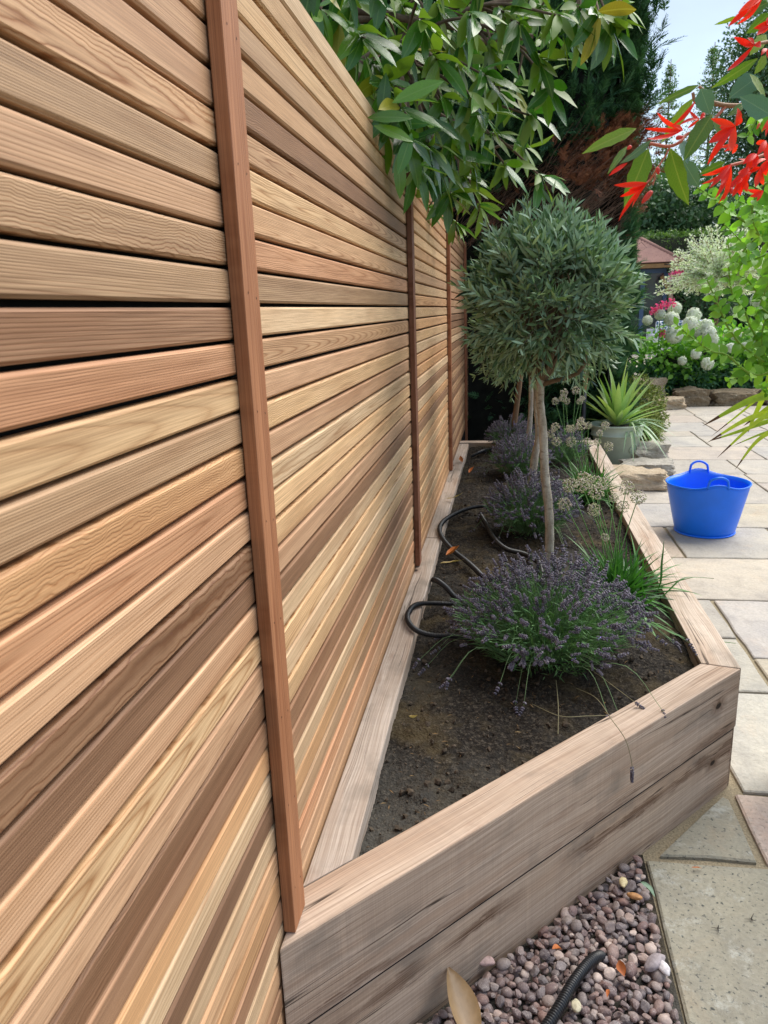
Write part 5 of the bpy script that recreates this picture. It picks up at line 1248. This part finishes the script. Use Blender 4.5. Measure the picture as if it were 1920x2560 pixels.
# ------------------------------------------------------------------ hanging basket of red begonia, close on the right
BG = leafmat('begonia_leaf', [rgb(96, 130, 40), rgb(76, 110, 38), rgb(128, 154, 46)], back=rgb(132, 152, 56), rough=.45, trans=.35, veins=True, tcol=rgb(150, 160, 80))
BB = leafmat('begonia_leaf_cool', [rgb(82, 124, 100), rgb(96, 138, 116), rgb(74, 112, 92)], rough=.4, trans=.15, veins=True, tcol=rgb(140, 170, 140))
BR = leafmat('begonia_petal', [rgb(236, 54, 24), rgb(228, 40, 20), rgb(244, 78, 40), rgb(224, 48, 36)], rough=.4, trans=.35, spec=.4, tt=(1.4, .9, .7, 1))
BP = leafmat('begonia_bud', [rgb(236, 96, 80), rgb(226, 70, 60), rgb(240, 120, 96)], rough=.45, trans=.2)
BS = simple('begonia_stem', rgb(150, 112, 76), .6); PS = simple('pink_stem', rgb(196, 120, 96), .6); GS = simple('green_stem', rgb(130, 168, 62), .6)
def ribbon_leaf(name, mat, A, B, W, Nn, parent, curl=.12, fold=.18, wpos=.35, n=8, serr=True, off=0):
    A, B = np.array(A), np.array(B); L = np.linalg.norm(B-A); T = leafT(1, W/L, n, fold, curl, wpos, 0, .004); v = T[0].copy()
    v[:, 2] -= v[-1, 2]*v[:, 0]/max(v[-1, 0], .1); v[:, :] /= max(v[-1, 0], .1)
    if serr:
        for i in range(1, n): v[i*3, 1] *= 1+.07*(-1)**i; v[i*3+2, 1] *= 1+.07*(-1)**i
    q = MB(); q.add(v, T[1]); return inst(name, q.mesh(name, mat), A, parent, B-A, Nn, L)
def begonia():
    bz = lambda X, Y_: (1440+X/3.456, Y_/3.456); BC = np.array([1.02, 1.32, 1.62]); g = np.random.default_rng(12)
    root = empty('trailing_begonia', BC, 'orange red trailing begonia hanging into the upper right of the view', 'begonia')
    P = lambda X, Y_, Y=1.22: at(*bz(X, Y_), Y)-BC
    towards = unit(CAM-at(1700, 400, 1.22))
    leaves = [((520, 1110), (50, 1330), 95, BG, 1.2), ((650, 1210), (375, 1415), 85, BB, 1.19), ((440, 1265), (270, 1508), 50, BG, 1.2), ((625, 1285), (415, 1790), 150, BG, 1.24), ((815, 1285), (975, 1775), 165, BG, 1.17),
              ((905, 1210), (965, 1420), 110, BB, 1.24), ((1175, 990), (930, 1392), 130, BG, 1.18), ((1080, 765), (1160, 990), 130, BB, 1.16), ((1060, 735), (690, 905), 50, BG, 1.25), ((1010, 850), (735, 1235), 80, BG, 1.27),
              ((1570, 505), (1165, 765), 70, BG, 1.2), ((1575, 660), (1320, 850), 150, BB, 1.3), ((1680, 990), (1415, 835), 150, BB, 1.16), ((1680, 110), (1470, 290), 100, BG, 1.22), ((1660, 20), (1390, 150), 80, BG, 1.2), ((1400, 140), (1190, 215), 30, BG, 1.24),
              ((930, 1390), (1065, 1620), 120, BB, 1.3), ((1285, 1400), (1070, 1500), 70, BG, 1.26), ((1200, 1000), (1240, 1200), 90, BG, 1.25), ((1500, 640), (1640, 880), 90, BG, 1.28), ((1640, 300), (1500, 480), 80, BG, 1.3), ((1450, 900), (1300, 1010), 50, BG, 1.2), ((1640, 480), (1540, 640), 70, BG, 1.25)]
    for (a, b, w_, m, Y) in leaves:
        A, B = P(*a, Y), P(*b, Y-.01*random.uniform(-1, 2)); ribbon_leaf('leaf', m, A, B, w_/3.456/FPX*Y*1.02, towards+g.normal(0, .35, 3), root)
    def stem(pts, r, m): q = MB(); tube(q, spline([P(*p) for p in pts], 6), r, 7, False); q.obj('stem', m, root)
    stem([(2250, 700, 1.30), (1900, 830, 1.26), (1500, 905, 1.22), (1300, 912, 1.21), (1165, 885, 1.2)], .0032, BS)
    stem([(1300, 912, 1.21), (1130, 1090, 1.2), (960, 1160, 1.2), (900, 1225, 1.19), (800, 1265, 1.19), (640, 1240, 1.2)], .0022, PS)
    stem([(812, 1270, 1.19), (770, 1350, 1.19), (705, 1450, 1.19), (650, 1540, 1.2), (610, 1580, 1.2)], .0013, PS)
    stem([(690, 1500, 1.19), (665, 1600, 1.19)], .001, PS); stem([(1010, 800, 1.2), (1030, 880, 1.2), (1090, 900, 1.2)], .0022, BS)
    stem([(1400, 905, 1.2), (1390, 1000, 1.2), (1370, 1090, 1.2)], .0015, PS); stem([(2250, 900, 1.35), (1800, 1250, 1.28), (1500, 1380, 1.24), (1330, 1430, 1.22)], .0022, PS)
    stem([(2250, 200, 1.3), (1800, 330, 1.25), (1530, 385, 1.2)], .0022, BS); stem([(2250, -100, 1.3), (1900, -80, 1.25), (1600, -10, 1.2)], .0022, BS); stem([(1165, 880, 1.2), (1120, 800, 1.2), (1060, 745, 1.2)], .002, BS)
    def flower(b, tips, Y=1.18, w=.010):
        B0 = P(*b, Y); rt = None
        for i, t_ in enumerate(tips):
            E_ = P(*t_, Y-.012+.01*(i % 3)); ribbon_leaf('petal', BR, B0, E_, w*random.uniform(.5, .74), towards+g.normal(0, .5, 3), root, curl=.35*(-1)**i, fold=.4, wpos=.5, serr=False)
    flower((925, 1125), [(592, 1110), (618, 1197), (700, 970), (760, 1130), (830, 1085)])
    flower((615, 1580), [(325, 1600), (368, 1912), (380, 1700), (485, 1795), (450, 1640)])
    flower((1375, 1090), [(1163, 1025), (1145, 1235), (1135, 1425), (1335, 1310), (1395, 930), (1240, 1100), (1420, 1000)], 1.17, .014)
    flower((1340, 1420), [(1083, 1590), (1200, 1718), (1085, 1515), (1255, 1600), (1160, 1490), (1270, 1740), (1150, 1630)], 1.17, .011)
    flower((445, 1408), [(283, 1520), (300, 1490)], 1.19, .009); flower((1610, -20), [(1400, 110), (1310, 232), (1390, 212), (1470, 120)], 1.15, .013)
    flower((1535, 395), [(1362, 318), (1303, 612), (1600, 380), (1420, 370), (1480, 330)], 1.17, .012); flower((1680, 190), [(1535, 245), (1560, 305), (1600, 290), (1640, 180)], 1.19, .012)
    flower((1065, 1030), [(890, 1082), (965, 1108), (1110, 965), (980, 960)], 1.2, .007); flower((1030, 875), [(825, 1092), (860, 1060)], 1.19, .008)
    flower((1640, 1215), [(1565, 1342), (1660, 1405), (1555, 1240), (1610, 1300)], 1.18, .011); flower((1500, 1440), [(1380, 1560), (1440, 1620), (1290, 1640), (1400, 1500), (1230, 1760)], 1.21, .012)
    flower((1600, 1450), [(1480, 1540), (1550, 1620), (1620, 1600), (1500, 1480)], 1.2, .012); flower((1620, 1650), [(1500, 1700), (1560, 1740), (1480, 1640)], 1.22, .010); flower((1400, 1250), [(1235, 1275), (1280, 1310), (1350, 1330)], 1.24, .007)
    flower((1560, 1330), [(1440, 1420), (1470, 1480), (1400, 1370), (1540, 1460)], 1.21, .013); flower((1660, 1380), [(1560, 1420), (1590, 1500), (1640, 1520)], 1.2, .013); flower((1440, 1530), [(1330, 1600), (1350, 1700), (1420, 1690), (1480, 1660)], 1.22, .012)
    flower((1650, 420), [(1600, 480), (1680, 520)], 1.24, .01); flower((1690, 1000), [(1600, 1140), (1640, 1180)], 1.24, .009)
    def bud(a, b, w, Y=1.18):
        A, B = P(*a, Y), P(*b, Y); L = np.linalg.norm(B-A); v, f = ICO2; v = v*[.5, w, w]+[.5, 0, 0]; v[:, 1:] *= (1.15-.5*v[:, 0:1]); q = MB(); q.add(v, f); inst('bud', q.mesh('bud', BP), A, root, B-A, (0, 0, 1.), L)
    bud((660, 1645), (565, 1760), .2); bud((995, 1150), (965, 1280), .16); bud((860, 1195), (930, 1180), .32); bud((700, 1440), (715, 1510), .3); bud((480, 1260), (440, 1290), .4); bud((1340, 1620), (1345, 1680), .3); bud((1110, 1000), (1040, 1120), .14); bud((1590, 1060), (1560, 1120), .2)
    # bright trailing companion
    comp = empty('trailing_companion', BC+[0, .1, 0], 'bright lime green small leaved trailing plant tumbling down at the right edge', 'plant'); O = BC+np.array([0, .1, 0])
    LM = leafmat('lime_leaf', [rgb(112, 164, 52), rgb(140, 190, 74), rgb(92, 146, 46), rgb(158, 202, 92)], rough=.45, trans=.4)
    stems = [[(2100, 480, 1.5), (1930, 590, 1.5), (1850, 545, 1.5), (1790, 500, 1.48), (1742, 468, 1.46)], [(2100, 420, 1.5), (1950, 560, 1.55), (1885, 600, 1.55), (1850, 640, 1.55), (1835, 675, 1.55)],
             [(2100, 700, 1.6), (1960, 900, 1.6), (1870, 875, 1.58), (1826, 827, 1.56), (1810, 796, 1.55), (1790, 750, 1.54), (1768, 700, 1.53)], [(2100, 700, 1.6), (1930, 870, 1.62), (1882, 827, 1.6), (1862, 779, 1.58), (1831, 733, 1.56), (1821, 668, 1.55)],
             [(2100, 800, 1.5), (1910, 935, 1.55), (1816, 887, 1.54), (1780, 878, 1.53), (1730, 844, 1.52), (1692, 812, 1.5)], [(2100, 600, 1.7), (1960, 700, 1.7), (1900, 730, 1.7), (1870, 700, 1.68), (1850, 690, 1.68)],
             [(2100, 650, 1.6), (1940, 820, 1.62), (1890, 920, 1.62), (1850, 940, 1.6), (1820, 955, 1.6)], [(2050, 400, 1.45), (1960, 440, 1.45), (1900, 470, 1.44), (1880, 540, 1.44), (1905, 600, 1.44)], [(2050, 300, 1.4), (1950, 280, 1.4), (1900, 290, 1.38), (1870, 340, 1.37)],
             [(2100, 700, 1.6), (1960, 760, 1.6), (1915, 800, 1.6), (1905, 860, 1.6), (1925, 930, 1.6)], [(2050, 500, 1.5), (1960, 520, 1.5), (1925, 600, 1.5), (1930, 680, 1.5), (1900, 760, 1.5)], [(2080, 600, 1.8), (1980, 640, 1.8), (1890, 650, 1.8), (1850, 600, 1.8), (1810, 560, 1.8)],
             [(2100, 520, 1.7), (1990, 540, 1.7), (1930, 560, 1.7), (1880, 520, 1.68), (1840, 500, 1.66)], [(2100, 900, 1.7), (1990, 900, 1.7), (1930, 860, 1.7), (1900, 900, 1.7), (1870, 950, 1.7)]]
    for k in range(16):
        y0 = 480+k*32; ex = 1925-g.uniform(10, 120)*(1 if k > 2 else .4); Yk = g.uniform(1.55, 2.0); stems.append([(2100, y0-60, Yk), (1990, y0, Yk), (1940, y0+g.uniform(-20, 30), Yk), (ex+20, y0+g.uniform(-10, 60), Yk), (ex, y0+g.uniform(-40, 70), Yk)])
    Ts = [leafT(1, w_, 4, .2, c_, .4) for w_, c_ in ((.62, .15), (.55, .3), (.68, .05))]; mes = []; xs_ = MB()
    for T in Ts: q = MB(); q.add(*T); mes.append(q.mesh('leaf', LM))
    q = MB(); cnt = 0
    for s_ in stems:
        pts = spline([at(x, y, Y)-O for x, y, Y in s_], 10); tube(q, pts, np.linspace(.0026, .0012, len(pts)), 6, False); d = np.r_[0, np.cumsum(np.linalg.norm(np.diff(pts, axis=0), axis=1))]
        k = 0; s0 = max(0, d[-1]-.42)
        while s0 < d[-1]:
            p = np.array([np.interp(s0, d, pts[:, j]) for j in range(3)]); i = min(len(pts)-2, int(np.searchsorted(d, s0))); t_ = unit(pts[i+1]-pts[max(0, i-1)]); a = unit(np.cross(t_, towards+g.normal(0, .3, 3))); b = np.cross(t_, a); ax = a if k % 2 else b; f = 1-.45*(s0/d[-1])**3
            for sg in (-1, 1):
                D_ = unit(ax*sg+t_*.5+g.normal(0, .2, 3)); N_ = unit(towards+np.array([0, 0, .7])+g.normal(0, .35, 3)); z_ = g.uniform(.022, .036)*f
                if cnt < 298: inst('leaf', mes[cnt % 3], p, comp, D_, N_, z_)
                else: scatter(xs_, Ts[cnt % 3], [p], np.array([D_]), np.array([N_]), z_)
                cnt += 1
            k += 1; s0 += g.uniform(.012, .020)*(1.1 if s0 < d[-1]-.1 else .6)
    q.obj('stems', GS, comp, kind='stuff'); xs_.obj('foliage', LM, comp, kind='stuff')
    bn = 520; bd = unit(g.standard_normal((bn, 3))*[1, 1, .7]); bp = BC+bd*np.array([.165, .165, .12])*g.uniform(.6, 1.05, bn)[:, None]-O+np.array([.02, 0, .0]); xf = MB()
    scatter(xf, Ts[0], bp, unit(bd+g.normal(0, .4, (bn, 3))), unit(g.standard_normal((bn, 3))+[0, 0, 1.]), g.uniform(.022, .036, bn)); xf.obj('foliage', LM, comp, kind='stuff')
    # the basket they hang from, just outside the picture, on its pole
    bk = empty('hanging_planter', BC, 'round wicker planter on a pole just beyond the right photo edge', 'planter'); bm_ = simple('wicker', rgb(120, 92, 62), .8, 60, .3)
    q = MB(); lathe(q, [(.05, -.20), (.10, -.17), (.140, -.09), (.150, -.02), (.142, -.02), (.13, -.06)], 28); q.obj('bowl', bm_, bk)
    q = MB(); tube(q, [[0, 0, -1.62], [0, 0, -.22]], .018, 10); q.obj('pole', simple('iron', (.02, .02, .02), .5), bk)
    q = MB(); lathe(q, [(0, -.045), (.136, -.045), (.135, -.05)], 24); q.obj('compost', SOILM, bk)
begonia()

def strap():
    C = np.array([1.36, 2.12, 1.16]); root = empty('strap_leaf_grass', C, 'yellow green arching strap leaves with brown tips poking in at the right edge', 'grass plant')
    YL = leafmat('yellow_strap', [rgb(176, 196, 50), rgb(196, 212, 70), rgb(150, 176, 52), rgb(208, 220, 96)], rough=.4, trans=.4); TIPM = simple('brown_tip', rgb(96, 66, 40), .7)
    z = lambda X, Y_: (1520+X/4.1475, 950+Y_/4.1475); towards = unit(CAM-at(1850, 1050, 2.0))
    L = [((1900, 130), (1500, 200), (975, 480), 85, 2.0), ((1900, 300), (1480, 390), (1020, 655), 60, 1.98), ((1900, 330), (1450, 500), (1035, 640), 45, 2.02), ((1900, 250), (1560, 420), (1125, 812), 50, 1.97), ((1900, 430), (1560, 620), (1312, 935), 45, 1.95),
         ((1800, -150), (1560, 180), (1065, 590), 34, 2.04), ((1900, 440), (1560, 570), (1295, 682), 26, 2.03), ((1750, 0), (1530, 350), (1450, 550), 50, 2.05), ((1900, 160), (1650, 300), (1400, 480), 60, 2.06), ((1800, -250), (1640, 60), (1560, 200), 50, 2.03), ((1850, 350), (1640, 390), (1575, 460), 40, 2.05)]
    for a, m_, b, w_, Y in L:
        A = C+np.array([random.uniform(-.05, .02), random.uniform(-.05, .05), .02]); pts = spline([A, at(*z(*a), Y+.04)*.5+A*.5+np.array([0, 0, .06]), at(*z(*a), Y+.02), at(*z(*m_), Y), at(*z(*b), Y-.02)], 6); n = len(pts)
        T_ = unit(np.gradient(pts, axis=0)); s_ = unit(np.cross(T_, towards)); wd = w_/4.1475/FPX*Y*.55*np.sin(np.linspace(.35, math.pi, n))**.75; up = np.cross(s_, T_)
        V = np.concatenate([pts-s_*wd[:, None]-C, pts-C-up*(wd*.3)[:, None], pts+s_*wd[:, None]-C]); F = [(i, i+1, n+i+1, n+i) for i in range(n-1)]+[(n+i, n+i+1, 2*n+i+1, 2*n+i) for i in range(n-1)]
        q = MB(); q.add(V, F); me = q.mesh('leaf', YL); me.materials.append(TIPM)
        for f in me.polygons:
            if max(v % n for v in f.vertices) > n-3: f.material_index = 1
        o = bpy.data.objects.new('leaf', me); COL.objects.link(o); o.parent = root
    for k in range(34):
        a = random.uniform(-2.2, 2.2); d0 = np.array([math.cos(a), math.sin(a), 0]); Lk = random.uniform(.14, .27); pts = spline([[0, 0, 0], d0*Lk*.35+[0, 0, Lk*.6], d0*Lk*.8+[0, 0, Lk*.45], d0*Lk+[0, 0, Lk*.15]], 5); n = len(pts)
        T_ = unit(np.gradient(pts, axis=0)); s_ = unit(np.cross(T_, [0, 0, 1.])+1e-6); wd = .007*np.sin(np.linspace(.4, math.pi, n))**.8; V = np.concatenate([pts-s_*wd[:, None], pts+s_*wd[:, None]])
        q = MB(); q.add(V, [(i, i+1, n+i+1, n+i) for i in range(n-1)]); q.obj('leaf', YL, root)
    pr = empty('tall_planter', (C[0], C[1], 0), 'tall narrow grey planter just outside the right photo edge', 'planter'); m = simple('planter_grey', rgb(110, 112, 112), .7, 20, .1)
    q = MB(); box(q, -.1, .1, -.1, .1, .005, 1.13); q.obj('planter_body', m, pr, False)
    q = MB(); box(q, -.112, .112, -.112, .112, 1.133, 1.165); q.obj('planter_rim', m, pr, False)
strap()
